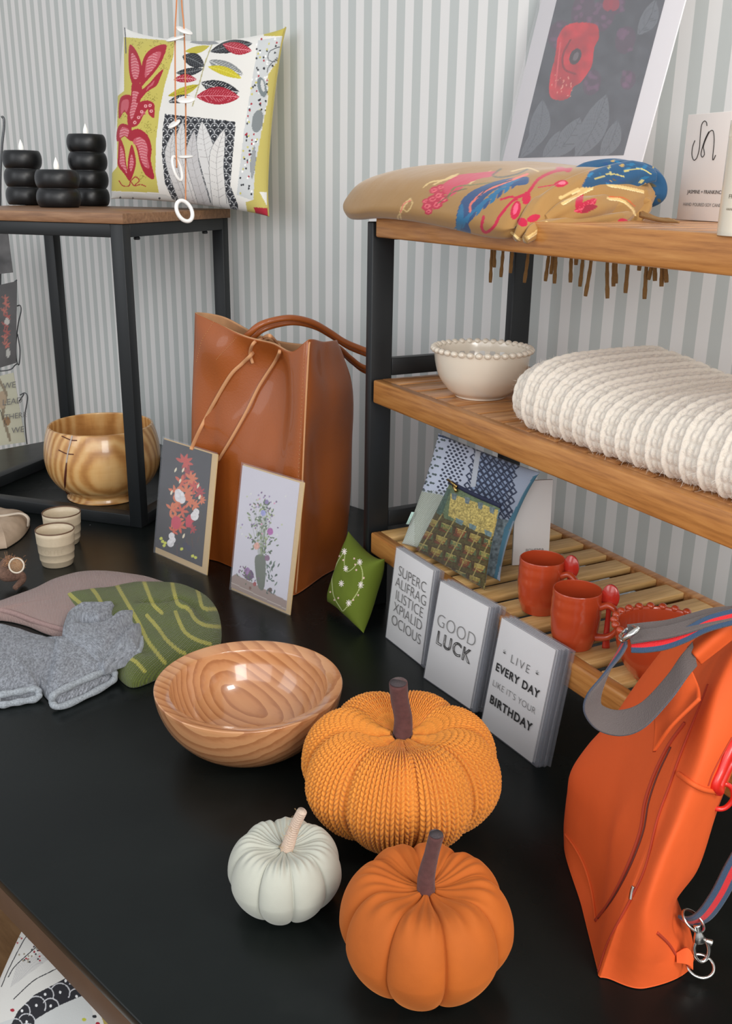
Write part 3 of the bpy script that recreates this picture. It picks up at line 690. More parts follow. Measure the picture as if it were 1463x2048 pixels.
# poppy print leaning on the wall
PL = math.radians(13.5)
pup = nrm(Z3*math.cos(PL)+SN*math.sin(PL)); pex = -SU; pnn = nrm(np.cross(pex, pup))
def on_plane(px, py, p, n):
    d = (px-W/2)/FPX*RT-(py-H/2)/FPX*UP+FW; return CAM+d*(((p-CAM)@n)/(d@n))
pbl = S(1.236, .868, .567)
pr_t = thing('poppy_print', 'large mounted print of a red poppy on dark ground leaning behind the scarf', 'print', pbl)
wP = .290; hP = .42
V, F = box(pbl, pex*wP, pup*hP, -pnn*.002, .0004); obj('mount_board', V, F, mat('mount_board', (226, 222, 224), .6), pr_t)
a0 = on_plane(1036, 316, pbl, pnn); a1 = on_plane(1245, 316, pbl, pnn); a0b = pbl+pex*((a0-pbl)@pex)+pup*((a0-pbl)@pup)
def poppy(p):
    p.mottle(.25, .012); p.mottle(.35, .05)
    q = p
    for x, y, w, h in ((1118, 70, 22, 30), (1165, 20, 22, 40), (1206, 30, 22, 34), (1250, 80, 20, 28), (1183, 165, 18, 26), (1230, 5, 20, 25), (1255, 160, 15, 20)):
        q.ell(x, y, w, h, (92, 66, 84), 15, .7)
        for _ in range(9): q.ell(x+random.uniform(-w, w)*.7, y+random.uniform(-h, h)*.7, 4, 6, (120, 82, 110), random.uniform(0, 180), .6)
    for x0, y0, x1, y1, w in ((1100, 316, 1160, 235, 40), (1150, 316, 1212, 190, 50), (1062, 300, 1085, 200, 40), (1200, 316, 1235, 240, 34), (1085, 316, 1120, 262, 30), (1275, 70, 1310, 0, 34), (1040, 316, 1075, 250, 24)):
        q.leaf(x0, y0, x1, y1, w, (108, 112, 118), 6, vein=(84, 88, 94), vw=1.2)
    pm = q.poly([(1115, 75), (1130, 52), (1160, 45), (1192, 50), (1197, 75), (1188, 95), (1183, 130), (1172, 150), (1160, 165), (1145, 175), (1136, 196), (1112, 200), (1098, 188), (1100, 150), (1108, 120), (1112, 95)], (200, 36, 46), True)
    q.mottle(.5, .06, pm)
    q.line([(1140, 80), (1125, 110), (1128, 138), (1150, 148)], 4, (140, 26, 36), True, clip=pm); q.line([(1120, 85), (1115, 130), (1110, 175)], 3, (222, 80, 84), True, clip=pm)
    q.ell(1150, 113, 11, 17, (70, 56, 60), 25); q.ell(1151, 113, 5, 9, (112, 100, 104), 25)
    for _ in range(26): q.ell(random.uniform(1102, 1145), random.uniform(150, 195), 1.1, 1.4, (230, 150, 130))
    for x in (1215, 1228): q.ell(x, 8, 10, 14, (170, 50, 66), 10, .8)
panel('artwork', a0b+pnn*.0006, pex, pup, (a1-a0)@pex, hP-.05, 200, 300, poppy, (78, 80, 86), MT['vcp'], pr_t, t=.0005, nn=pnn)
V, F = box(pbl-pex*.004+pnn*.0012, pex*(wP+.008), pup*(hP+.004), pnn*.0008, .0003); obj('clear_wrap', V, F, MT['glaze_clear'], pr_t)

# ------------------------------------------------------------------ greeting cards
def plane_card(bl, br, lean):
    a = G(*bl); b_ = G(*br); e = nrm(b_-a); n = np.array([-e[1], e[0], 0]); n = n if n[1] > 0 else -n
    up = Z3*math.cos(lean)+n*math.sin(lean); return a, e, up, nrm(n*math.cos(lean)-Z3*math.sin(lean)), np.linalg.norm(b_-a)
def pack(bl, br, h, lean, n, lab, texts, step=.0035, grp='packed greeting cards', shift=.0012, wf=.90):
    a, e, up, bk, w = plane_card(bl, br, math.radians(lean))
    for k in range(n):
        o = a+nrm(np.array([bk[0], bk[1], 0]))*step*k/math.cos(math.radians(lean))+e*shift*k*(1 if k % 2 else .6)
        t_ = thing('greeting_card', lab if k == 0 else 'white greeting card in clear sleeve filed behind the card reading '+texts[0], 'greeting card', o, grp if k == 0 else 'cards filed behind '+texts[0])
        V, F = box(o+up*.0012+e*.001, e*(w*wf), up*h, bk*.0012, .0002); obj('card', V, F, MT['paper'], t_)
        V, F = box(o-bk*.0006+up*.0002, e*(w*1.0), up*(h+.003), bk*.0021, .0003); obj('sleeve', V, F, MT['sleeve'], t_)
        if k == 0:
            for s, fx, fy, size, m_, bold, spc in texts[1]:
                text('lettering', s, o+e*(w*wf*fx)+up*(h*fy)-bk*.0009, e, up, size, m_, t_, -bk, bold=bold, space=spc)
ink2 = mat('soft_ink', (92, 90, 88), .8)
for s, tx in zip(range(5), ()): pass
pack((770, 1275), (848, 1337), .132, 6, 4, 'white greeting card with five lines of thin grey capitals, leaning leftmost of the card packs',
     ('a long word', [('SUPERC', .54, .795, .0205, ink2, -.00035, 1.0), ('ALIFRAG', .54, .665, .0205, ink2, -.00035, 1.0), ('ILISTICE', .54, .530, .0205, ink2, -.00035, 1.0), ('XPIALID', .54, .395, .0205, ink2, -.00035, 1.0), ('OCIOUS', .54, .250, .0205, ink2, -.00035, 1.0)]), step=.0026)
pack((846, 1356), (948, 1426), .131, 9, 6, 'pale grey GOOD LUCK greeting card, middle one of the card packs',
     ('GOOD LUCK', [('GOOD', .5, .64, .024, MT['ink_grey'], -.00055, 1.05), ('LUCK', .5, .47, .024, MT['ink'], .0005, 1.15), ('LUCK', .5, .47, .024, MT['paper'], -.00045, 1.15)]), step=.0026)
pack((960, 1450), (1073, 1536), .134, 9, 6, 'white greeting card about living like a birthday, rightmost of the card packs',
     ('EVERY DAY', [('* LIVE *', .5, .73, .0140, ink2, -.0002, 1.35), ('EVERY DAY', .5, .585, .0132, MT['ink'], .00035, 1.15), ("LIKE IT'S YOUR", .5, .435, .0108, ink2, -.0002, 1.05), ('BIRTHDAY', .5, .285, .0140, MT['ink'], .0004, 1.15)]), step=.0026)

# floral art cards leaning on the tote
def star(p, x, y, r, c, n=6, a0=0, w=None):
    for i in range(n):
        a = a0+i*2*math.pi/n*(.8)-.9; p.leaf(x, y, x+r*math.sin(a), y-r*math.cos(a), w or r*.34, c)
def cardA(p):
    p.mottle(.15, .02)
    R_ = random.Random(3)
    for _ in range(70):
        x, y = R_.uniform(340, 400), R_.uniform(960, 1090); p.line([(x, y), (x+R_.uniform(-6, 6), y+R_.uniform(8, 22))], .8, R_.choice([(60, 60, 30), (90, 40, 30), (48, 40, 40)]))
    pal = [(196, 62, 44), (206, 84, 46), (184, 40, 50), (214, 110, 60), (168, 36, 40)]
    for x, y, r in ((368, 925, 19), (372, 945, 16), (362, 965, 17), (381, 958, 16), (350, 985, 16), (372, 985, 20), (388, 975, 14), (352, 1005, 15), (377, 1003, 14), (398, 985, 13), (342, 1018, 15), (362, 1022, 16), (388, 1010, 12), (350, 1040, 18), (358, 1052, 16), (346, 1062, 12), (376, 1044, 12), (384, 1058, 10), (402, 1000, 10)):
        star(p, x, y, r, R_.choice(pal), R_.choice([5, 6, 7]), R_.uniform(-.5, .5))
    p.ell(352, 1045, 10, 13, (200, 48, 78)); p.ell(378, 1042, 7, 13, (196, 44, 66), 10)
    for x, y, r in ((359, 993, 10), (356, 986, 7), (364, 999, 7), (389, 1032, 8), (392, 1024, 6), (343, 1072, 6), (341, 1086, 7), (346, 1080, 5)):
        m = p.ell(x, y, r, r*1.15, (226, 222, 222)); p.mottle(.25, .3, m)
    for x, y in ((351, 940), (366, 940), (396, 972), (343, 985), (399, 994), (367, 1072), (360, 962)): p.leaf(x-2, y+5, x+2, y-5, 4, (232, 220, 190))
    for x, y in ((325, 1083), (330, 1086), (322, 1077), (363, 1098), (385, 1112), (391, 1115), (328, 1091)): p.ell(x, y, 3.2, 3.0, (206, 208, 70))
    for x, y in ((370, 1090), (377, 1096)): p.ell(x, y, 5, 6, (38, 34, 62))
def cardB(p):
    p.mottle(.03, .02)
    p.poly([(455, 1160), (470, 1148), (580, 1205), (590, 1230), (590, 1260), (440, 1260)], (150, 128, 118))
    p.line([(462, 1165), (580, 1222)], 1.2, (196, 184, 172))
    p.poly([(511, 1112), (529, 1112), (531, 1140), (527, 1178), (516, 1174), (510, 1140)], (96, 102, 88), True)
    R_ = random.Random(5); gr = [(84, 104, 66), (112, 132, 84), (66, 84, 58), (140, 152, 104), (96, 110, 92)]
    for _ in range(120):
        t_ = R_.random(); x = 525+R_.gauss(0, 15*(1-t_*.25)); y = 1110-t_*105
        p.line([(521+(x-521)*.2, 1112), (x, y)], .7, R_.choice(gr), a=.35) if t_ > .6 else None
        p.leaf(x, y, x+R_.uniform(-8, 8), y+R_.uniform(-11, 5), 3.4, R_.choice(gr))
    for _ in range(60): x, y = 528+R_.gauss(0, 20), R_.uniform(985, 1090); p.ell(x, y, 1.7, 1.8, R_.choice([(220, 220, 214), (150, 130, 170), (214, 150, 180), (190, 196, 160), (120, 90, 130)]))
    for x, y, r, c in ((526, 1026, 5, (150, 152, 206)), (540, 1063, 6, (168, 84, 158)), (513, 1092, 6, (214, 160, 144)), (533, 1004, 4, (130, 110, 160)), (498, 1150, 9, (88, 60, 96)), (494, 1142, 6, (150, 110, 160)), (534, 1116, 5, (130, 90, 120)), (509, 1168, 3.4, (150, 60, 56)), (500, 1176, 2.6, (120, 80, 60)), (540, 1180, 4, (80, 60, 50))):
        m = p.ell(x, y, r, r*1.2, c); p.mottle(.35, .4, m)
    for _ in range(36): x, y = 541+R_.gauss(0, 6), R_.uniform(1130, 1190); p.leaf(x, y, x+R_.uniform(-7, 7), y-R_.uniform(3, 10), 2.6, R_.choice([(70, 92, 84), (56, 74, 60), (96, 116, 100)]))
    for _ in range(30): x, y = 492+R_.gauss(0, 10), 1152+R_.gauss(0, 10); p.leaf(x, y, x+R_.uniform(-5, 5), y-R_.uniform(3, 8), 2.4, R_.choice([(84, 96, 66), (110, 70, 110)]))
for bl, br, lean, h, ptr, base, lab, k0 in (((309, 1105), (413, 1151), 9, .198, cardA, (46, 42, 46), 'dark art card with red leaf bouquet and kraft envelope leaning on the tote', .87), ((461, 1179), (579, 1231), 9, .199, cardB, (206, 202, 212), 'pale lilac art card with green flower bouquet leaning on the tote corner', .90)):
    a, e, up, bk, w = plane_card(bl, br, math.radians(lean))
    t_ = thing('art_card', lab, 'greeting card', a)
    V, F = box(a+bk*.0012, e*w, up*h, bk*.001, .0002); obj('envelope', V, F, MT['kraft'], t_)
    panel('picture', a+up*(.0105 if k0 < .9 else .004), e, up, w*k0+.004, h-(.0125 if k0 < .9 else .006), 130, 190, ptr, base, MT['vcp'], t_, t=.0009, nn=-bk)
    V, F = box(a-bk*.0014-e*.002-up*.0, e*(w+.003), up*(h+.003), bk*.0006, .0002); obj('sleeve', V, F, clear_plastic('thin_sleeve', .07, .1), t_)

# ------------------------------------------------------------------ cushions
def cushion(name, corners, bow, thick, nu, painter, base, m, parent, sharp=.5, ear=0.0, wr=0.0, back=None):
    """corners bl, br, tr, tl (world); bow = inward curve of edges (bottom, right, top, left) as vectors"""
    bl, br, tr, tl = [np.asarray(c) for c in corners]
    u, v = np.meshgrid(np.linspace(0, 1, nu), np.linspace(0, 1, nu), indexing='ij')
    U_, V_ = u[..., None], v[..., None]
    def bump_(t): return (4*t*(1-t))**.8
    P = (1-U_)*(1-V_)*bl+U_*(1-V_)*br+U_*V_*tr+(1-U_)*V_*tl
    P = P+bump_(U_)*(1-V_)*bow[0]+bump_(V_)*U_*bow[1]+bump_(U_)*V_*bow[2]+bump_(V_)*(1-U_)*bow[3]
    nn = nrm(np.cross(br-bl, tl-bl))
    a = np.clip(1-np.abs(2*u-1)**3.2, 0, 1)**.55*np.clip(1-np.abs(2*v-1)**3.2, 0, 1)**.55
    wn_ = vnoise(np.stack([u*3, v*3, 0*u], -1), 1.0, 3)*wr
    f = nn*(thick/2*a)[..., None]+nn*(wn_*np.clip(a*3, 0, 1))[..., None]
    Pf = P+f; Pb = P-nn*(thick/2*a)[..., None]
    X, Y = PR(Pf.reshape(-1, 3)); pt = Paint(X, Y, base); pt.u = u.ravel(); pt.v = v.ravel(); painter(pt)
    V1, F1 = grid(Pf); V2, F2 = grid(Pb, flip=True)
    # weld the rims
    k = nu*nu; idx = np.arange(k).reshape(nu, nu); mp = {k+i: i for i in list(idx[0])+list(idx[-1])+list(idx[:, 0])+list(idx[:, -1])}
    F = F1+[tuple(mp.get(i+k, i+k) for i in f_) for f_ in F2]
    cb = np.tile(lin(back if back else base), (k, 1))
    return obj(name, np.concatenate([V1, V2]), F, m, parent, col=np.concatenate([pt.C, cb]), uv=np.concatenate([np.stack([u.ravel(), v.ravel()], 1)]*2))
CRD = (166, 30, 50); CRL = (196, 92, 104); CY = (198, 186, 92); CK = (38, 40, 46); CG = (128, 132, 134); CW = (228, 226, 220)
def big_cushion(pt):
    p = pt.tr(210, 30, 3.954); R_ = random.Random(11)
    p.poly([(1210, 200), (1400, 170), (1390, 330), (1290, 450), (1285, 640), (1230, 950), (1190, 1200), (1170, 1470), (1040, 1420), (1100, 900), (1190, 350)], (200, 203, 203))
    p.poly([(40, 1395), (480, 1420), (700, 1520), (1000, 1600), (500, 1640), (40, 1500)], (206, 206, 202))
    for _ in range(150):
        y = R_.uniform(190, 1440); x = 1290-(y-200)*.125+R_.uniform(-90, 75)
        p.ell(x, y, 7, 9, R_.choice([CRD, CK, (240, 240, 238), (198, 190, 100), (240, 240, 238), CK]))
    for x, y in ((120, 1445), (220, 1450), (430, 1450), (300, 1480)): p.ell(x, y, 8, 8, CK)
    p.ell(390, 1500, 90, 34, CG, 0)
    p.ell(1240, 570, 34, 80, (120, 130, 132), -12); p.ell(1245, 560, 14, 50, (205, 206, 204), -12); p.ell(1205, 840, 45, 90, (128, 134, 136), 10); p.leaf(1160, 1300, 1180, 1030, 44, (150, 154, 156), edge=CG)
    p.line([(1380, 250), (1300, 290), (1290, 350), (1340, 370), (1370, 330), (1300, 400), (1280, 450)], 7, (90, 92, 96), True)
    p.poly([(150, 175), (550, 205), (540, 320), (470, 560), (430, 760), (402, 1000), (398, 1250), (425, 1405), (-60, 1388), (95, 1200), (95, 900), (100, 640), (150, 600)], CY)
    yel = p.poly([(150, 175), (550, 205), (540, 320), (470, 560), (430, 760), (402, 1000), (398, 1250), (425, 1405), (-60, 1388), (95, 1200), (95, 900), (100, 640), (150, 600)], None)
    for cx, cy in ((250, 225), (390, 225), (510, 240), (460, 400), (350, 640), (390, 660), (330, 870), (360, 900), (280, 1290), (130, 790), (500, 330)):
        for _ in range(16):
            x, y = cx+R_.gauss(0, 22), cy+R_.gauss(0, 22); p.line([(x, y), (x+R_.uniform(-10, 10), y+R_.uniform(-10, 10))], 4, (140, 130, 50), clip=yel)
    def fr(pts, c=CRD, inner=CRL, k=.62, hatch=True):
        Q = np.array(pts, float); m = p.poly(Q, c, True); ce = Q.mean(0); m2 = p.poly(ce+(Q-ce)*k, inner, True)
        if hatch:
            x0, y0, x1, y1 = Q[:, 0].min(), Q[:, 1].min(), Q[:, 0].max(), Q[:, 1].max()
            for t in np.arange(y0, y1, 22): p.line([(ce[0]-40, t+14), (ce[0], t), (ce[0]+40, t+14)], 5, (228, 160, 165), clip=m2)
        return m
    fr([(215, 540), (290, 560), (275, 700), (245, 800), (200, 900), (175, 820), (205, 650)])
    fr([(195, 235), (245, 280), (285, 380), (290, 460), (270, 550), (225, 560), (195, 480), (185, 350)])
    fr([(485, 238), (400, 248), (325, 305), (290, 400), (280, 560), (330, 520), (400, 440), (455, 350)])
    fr([(460, 430), (410, 470), (345, 545), (265, 620), (250, 700), (330, 610), (405, 560), (435, 500)], hatch=False, k=.3)
    fr([(200, 635), (130, 645), (108, 720), (112, 820), (150, 765), (178, 790), (205, 720)], hatch=False)
    m = fr([(265, 700), (330, 675), (385, 700), (392, 750), (386, 815), (345, 785), (335, 745), (300, 800), (260, 870), (200, 890), (190, 870), (225, 800)], hatch=False, k=.2)
    for x, y in ((320, 720), (355, 715), (290, 765), (265, 810), (235, 850), (365, 760)): p.ell(x, y, 13, 13, (232, 170, 170)); p.ell(x, y, 6, 6, CRD)
    fr([(200, 880), (130, 860), (95, 910), (95, 1000), (150, 960), (190, 985), (210, 930)])
    fr([(190, 930), (260, 900), (335, 950), (368, 1050), (362, 1150), (388, 1292), (325, 1270), (278, 1180), (255, 1080), (228, 1010), (185, 985)])
    fr([(112, 970), (103, 1100), (102, 1190), (150, 1255), (195, 1312), (168, 1180), (152, 1050)])
    fr([(210, 1025), (240, 1120), (240, 1200), (200, 1310), (180, 1240), (182, 1140)], k=.5)
    for q in ([(200, 1300), (190, 1350), (140, 1350), (110, 1310)], [(200, 1310), (230, 1350), (280, 1340), (320, 1355)], [(205, 1310), (240, 1280), (270, 1310), (240, 1340)]): p.line(q, 8, CRD, True)
    # leaf column
    p.line([(850, 220), (790, 380), (740, 560), (690, 720)], 9, (178, 172, 130), True)
    L = [(670, 215, 900, 225, 50, (150, 152, 154), CG), (630, 288, 825, 245, 56, (190, 178, 64), None), (610, 325, 785, 405, 110, CK, CG), (560, 458, 775, 425, 62, CK, CG), (540, 512, 725, 510, 66, CRD, (235, 170, 175)), (498, 640, 740, 550, 66, (190, 178, 50), (140, 128, 30)), (498, 690, 705, 655, 66, CK, (210, 210, 208)),
         (930, 232, 1160, 282, 96, CRD, (236, 150, 160)), (830, 290, 1165, 225, 100, CK, CG), (820, 360, 1092, 470, 110, (132, 136, 136), (235, 235, 232)), (812, 408, 1078, 500, 70, (196, 182, 40), (226, 216, 90)), (755, 535, 1062, 612, 120, CK, (226, 226, 224)), (720, 645, 1062, 650, 140, CRD, (236, 150, 160))]
    for i in (8, 0, 1, 2, 3, 4, 5, 6, 7, 9, 10, 11, 12):
        x0, y0, x1, y1, w, c, ve = L[i]; p.leaf(x0, y0, x1, y1, w, c, bend=(8 if i % 2 else -10), vein=ve, vw=4.5)
    # black scale panel
    pan = [(474, 782), (1028, 842), (1030, 900), (1005, 1150), (990, 1350), (1050, 1500), (1058, 1600), (985, 1590), (930, 1450), (780, 1500), (600, 1490), (530, 1455), (472, 1330), (448, 1100), (455, 900)]
    pm = p.poly(pan, CK)
    for r in range(0, 20):
        for c_ in range(0, 12):
            cx, cy = 430+c_*62+(31 if r % 2 else 0), 800+r*44
            th = np.linspace(math.pi, 2*math.pi, 11); p.line(np.stack([cx+29*np.cos(th), cy+34*np.sin(th)], 1), 5, (196, 198, 200), clip=pm)
            th = np.linspace(math.pi, 2*math.pi, 7); p.line(np.stack([cx+18*np.cos(th), cy+20*np.sin(th)], 1), 2.6, (120, 124, 130), clip=pm); 
            m = p.ell(cx, cy-14, 5, 6, None if False else (230, 230, 230)) if p.poly([(cx-2, cy-16), (cx+2, cy-16), (cx+2, cy-12), (cx-2, cy-12)], None).any() and pm[np.argmin((p.X-cx)**2+(p.Y-cy+14)**2)] else None
    for tip, mid, bot, w, c in (((540, 925), (520, 1150), (640, 1500), 84, (206, 204, 202)), ((612, 845), (600, 1100), (720, 1540), 90, (212, 210, 208)), ((765, 842), (800, 1100), (930, 1560), 130, (214, 213, 211)), ((702, 915), (690, 1150), (800, 1550), 92, (196, 194, 194)), ((940, 905), (880, 1150), (905, 1500), 110, (220, 218, 214))):
        cpl = cr(np.array([tip, mid, bot], float), 14); tn = np.gradient(cpl, axis=0); tn /= np.linalg.norm(tn, axis=1)[:, None]; nn_ = np.stack([-tn[:, 1], tn[:, 0]], 1)
        ww = w/2*np.clip(np.linspace(0, 1, 14)*2.6, 0, 1)**.7
        p.poly(np.concatenate([cpl+nn_*(ww+4)[:, None], (cpl-nn_*(ww+4)[:, None])[::-1]]), (120, 122, 124)); p.poly(np.concatenate([cpl+nn_*ww[:, None], (cpl-nn_*ww[:, None])[::-1]]), c)
        p.line(cpl, 4, (160, 158, 158))
        for i in range(2, 13): p.line([cpl[i], cpl[i]+nn_[i]*ww[i]*.8-tn[i]*22], 3, (172, 168, 166)); p.line([cpl[i], cpl[i]-nn_[i]*ww[i]*.8-tn[i]*22], 3, (172, 168, 166))
    p.poly([(1385, 330), (1288, 470), (1285, 680), (1230, 950), (1185, 1200), (1172, 1462), (1110, 1480), (1125, 1560), (1200, 1620), (1340, 1620), (1220, 1400), (1300, 1400), (1600, 1100), (1600, 330)], (196, 182, 100))
    p.poly([(1250, 130), (1450, 70), (1440, 168), (1255, 166)], (190, 176, 84)); p.poly([(1175, 1520), (1320, 1530), (1300, 1600), (1200, 1600)], CRD)
    p.line([(155, 100), (160, 160), (165, 300)], 8, (70, 74, 86))
    for x in range(230, 440, 14): p.ell(x, 125+(x-230)*.12, 6, 4, (120, 122, 126))
cs = [D(222, 398, 1.99), D(537, 433, 1.835), D(571, 54, 1.885), D(248, 54, 2.10)]
CT = thing('patterned_cushion', 'square cushion with red plant, leaves and black scale print on the side table', 'cushion', (cs[0]+cs[1])/2)
cushion('cover', cs, [Z3*.008+np.array([0, .0, 0]), WU*.018+Z3*0, -Z3*.026, -WU*.004], .10, 330, big_cushion, CW, MT['vc'], CT, wr=.010, back=(196, 182, 100))
V, F = tube([cs[1]+(cs[2]-cs[1])*t+WU*.018*(4*t*(1-t))**.8 for t in np.linspace(0, 1, 12)], .0016, 6, 40); obj('seam', V, F, mat('olive_seam', (176, 162, 90), .9), CT)

def small_pat(pt):
    p = pt.tr(0, 1700, 3.6575); R_ = random.Random(2)
    p.poly([(-700, 1500), (640, 1050), (760, 1500)], (204, 206, 204))
    band = [(520, 915), (420, 970), (250, 1060), (130, 1180), (60, 1320), (-80, 1700), (200, 1500), (260, 1240), (330, 1195), (450, 1130), (650, 1045), (620, 1010), (900, 800), (700, 800)]
    bm_ = p.poly(band, (36, 36, 42))
    for cx, cy, r in ((440, 1045, 70), (560, 1010, 60), (330, 1060, 62), (265, 1140, 70), (370, 1145, 60), (160, 1180, 60), (195, 1260, 62), (110, 1290, 56), (540, 930, 80), (560, 1075, 60), (480, 960, 40), (200, 1340, 70), (100, 1380, 60)):
        th = np.linspace(math.pi, 2*math.pi, 16)+.5; p.line(np.stack([cx+r*np.cos(th), cy+r*np.sin(th)], 1), 8, (205, 205, 208), clip=bm_)
        if bm_[np.argmin((p.X-cx)**2+(p.Y-cy)**2)]: p.ell(cx, cy-4, 9, 11, (235, 235, 235))
    for q in ([(236, 585), (180, 650), (120, 760), (60, 880), (10, 1000)], [(315, 670), (230, 740), (110, 850), (60, 930)], [(470, 840), (350, 900), (240, 960), (100, 1090)]): p.line(q, 7, (52, 50, 54), True)
    for i in range(34): t = i/34; x = 100+t*300; y = 900-t*180; p.line([(x-20, y+100-t*40), (x+25, y-60+t*20)], 4, (190, 188, 186))
    for _ in range(30): p.ell(R_.uniform(110, 300), R_.uniform(600, 820), 7, 7, R_.choice([CRD, CK, (150, 140, 120)]))
    for x, y, c in ((690, 1218, CK), (615, 1240, (190, 190, 60)), (715, 1270, CRD), (90, 1172, CRD)): p.ell(x, y, 16, 12, c)
    p.poly([(690, 1080), (760, 1273), (780, 1700), (1400, 1700), (1400, 900), (760, 1120)], (172, 152, 80))
zc = -.20
TLc = G(62, 1825, zc); ax1 = nrm(np.array([.80, -.45, 0])); ax2 = nrm(G(-62, 2130, -.25)-TLc)
cs2 = [TLc+ax2*.27, TLc+ax2*.27+ax1*.25, TLc+ax1*.23, TLc]
CT2 = thing('patterned_cushion', 'white cushion with black scale band lying below the table edge at bottom left', 'cushion', np.array([*((cs2[0]+cs2[2])/2)[:2], -.37]))
cushion('cover', cs2, [ax2*.0]*4, .10, 420, small_pat, (220, 218, 212), MT['vc'], CT2, wr=.006, back=(172, 152, 80))

# small green embroidered pillow leaning by the shelf post
gp = [D(654, 1208, 1.325), D(727, 1272, 1.232), D(769, 1122, 1.252), D(696, 1066, 1.345)]
gp = [p+Z3*.0036 for p in gp]
GP = thing('pillow', 'small green linen pillow with white embroidered flower heart beside the leather tote', 'pillow', gp[1]*[1, 1, 0]+(gp[0]-gp[1])*[.4, .4, 0])
def green_p(p):
    pts = [(722, 1120), (703, 1137), (692, 1150), (688, 1112), (676, 1125), (668, 1150), (668, 1178), (676, 1205), (687, 1222), (700, 1205), (716, 1180), (724, 1160), (724, 1138), (718, 1122)]
    p.line([(718, 1122), (704, 1138), (692, 1143), (688, 1126), (690, 1104)], 1.6, (170, 178, 120), True); p.line([(686, 1106), (674, 1125), (664, 1152), (664, 1172), (668, 1195), (684, 1222)], 1.6, (176, 184, 130), True); p.line([(686, 1222), (700, 1206), (716, 1182), (724, 1160), (724, 1142), (718, 1124)], 1.8, (176, 184, 120), True)
    for x, y, r in ((688, 1103, 5), (719, 1124, 5), (691, 1137, 4.5), (682, 1167, 5), (721, 1170, 5.5), (697, 1206, 5)):
        for a in range(0, 360, 45): p.line([(x, y), (x+r*math.cos(math.radians(a)), y+r*math.sin(math.radians(a))*1.2)], 1.5, (238, 226, 220))
    for x, y in ((678, 1112), (708, 1117), (712, 1140), (664, 1142), (727, 1156), (716, 1190), (676, 1196), (668, 1200), (706, 1200), (686, 1120), (660, 1184), (710, 1129)): p.ell(x, y, 1.7, 1.9, (226, 190, 176))
cushion('cover', gp, [Z3*.006, (gp[3]-gp[2])*.10, -Z3*.012, (gp[2]-gp[3])*.10], .052, 170, green_p, (94, 110, 20), mat('green_linen', vc=True, rough=.85, bump=[(1500, .4, .0003), (30, .3, .003)]), GP, wr=.004)

# ------------------------------------------------------------------ surface picking
from mathutils.bvhtree import BVHTree
def mk_bvh(V, F): return BVHTree.FromPolygons([tuple(v) for v in V], [tuple(f) for f in F])
def hit(bv, px, py, off=.001, Yd=1.0):
    d = (px-W/2)/FPX*RT-(py-H/2)/FPX*UP+FW; d = d/np.linalg.norm(d)
    r = bv.ray_cast(Vector(CAM), Vector(d))
    if r[0] is None: return D(px, py, Yd)
    return np.array(r[0])-d*off
def path_on(bv, pts, off, Yd=1.0, n=None):
    P = np.array(pts, float); P = cr(P, n or len(P)*6) if len(P) > 2 else P
    return np.array([hit(bv, x, y, off, Yd) for x, y in P])
def pattern_mesh(V, painter, base):
    X, Y = PR(V); pt = Paint(X, Y, base); painter(pt); return pt.C

# ------------------------------------------------------------------ leather tote
m_lea = mat('tan_leather', (156, 80, 26), .45, spec=.5, coat=.3, mott=.10, mscale=14, bump=[(420, .35, .0008), (900, .2, .0004)])
m_sue = mat('suede_lining', (186, 140, 100), .9, mott=.2, mscale=60)
TT = thing('tote_bag', 'tall tan leather tote bag with tied cord and long looping handles', 'bag', (-.15, 1.52, 0))
bt = [(-.288, 1.5375), (-.242, 1.493), (-.195, 1.448), (-.150, 1.404), (-.125, 1.380), (-.107, 1.362), (-.070, 1.435), (-.034, 1.512), (-.10, 1.585), (-.16, 1.64), (-.215, 1.680)]
top_ = [(388, 625, 1.55), (440, 648, 1.505), (497, 676, 1.465), (545, 688, 1.435), (583, 703, 1.402), (617, 679, 1.385), (645, 683, 1.44), (672, 680, 1.50), (610, 688, 1.53), (525, 672, 1.565), (450, 634, 1.60)]
bot = np.array([[x, y, .001] for x, y in bt]); top = np.array([D(*q) for q in top_])
rows = [bot]
for f, out, o2 in ((.10, .004, 0), (.30, .009, .0), (.52, .008, 0), (.74, .004, 0), (.90, .0, 0)):
    r = bot*(1-f)+top*f; ce = r.mean(0)*[1, 1, 0]
    dr = (r-ce)*[1, 1, 0]; dr /= np.linalg.norm(dr, axis=1)[:, None]; rows.append(r+dr*out)
rows.append(top)
rows = np.array(rows)
for i, (x, y) in enumerate([(384, 1050), (383, 930), (383, 830), (385, 740), (387, 665)]): rows[i+1, 0] = D(x, y, 1.545)
for i, (x, y) in enumerate([(596, 1120), (602, 1010), (607, 895), (612, 790), (616, 712)]): rows[i+1, 5] = D(x, y, 1.368+.0035*i)
for i, (x, y) in enumerate([(694, 1075), (701, 965), (706, 860), (705, 775), (688, 715)]): rows[i+1, 7] = D(x, y, 1.512)
rows[4:6, 2] += np.array([.012, .014, 0]); rows[4:6, 3] += np.array([.016, .02, 0]); rows[5, 1] -= np.array([.006, .008, 0]); rows[2:4, 4] -= np.array([.004, .004, 0])
rows[1:4, 6] += np.array([-.010, .006, 0]); rows[4, 6] += np.array([.006, -.004, 0])
P = loft(rows, 90, 220)
wr_ = vnoise(P*[1, 1, .6], 14, 2)[..., None]*.012*np.clip(np.linspace(0, 3, 90), 0, 1)[:, None, None]
ce = P.mean(1, keepdims=True); dd = (P-ce)*[1, 1, 0]; P = P+dd/(np.linalg.norm(dd, axis=2)[..., None]+1e-9)*wr_
V, F = grid(P, closed_v=True, flip=True); F.append(list(range(220)))
o = obj('bag_body', V, F, m_lea, TT); o.data.materials.append(m_sue)
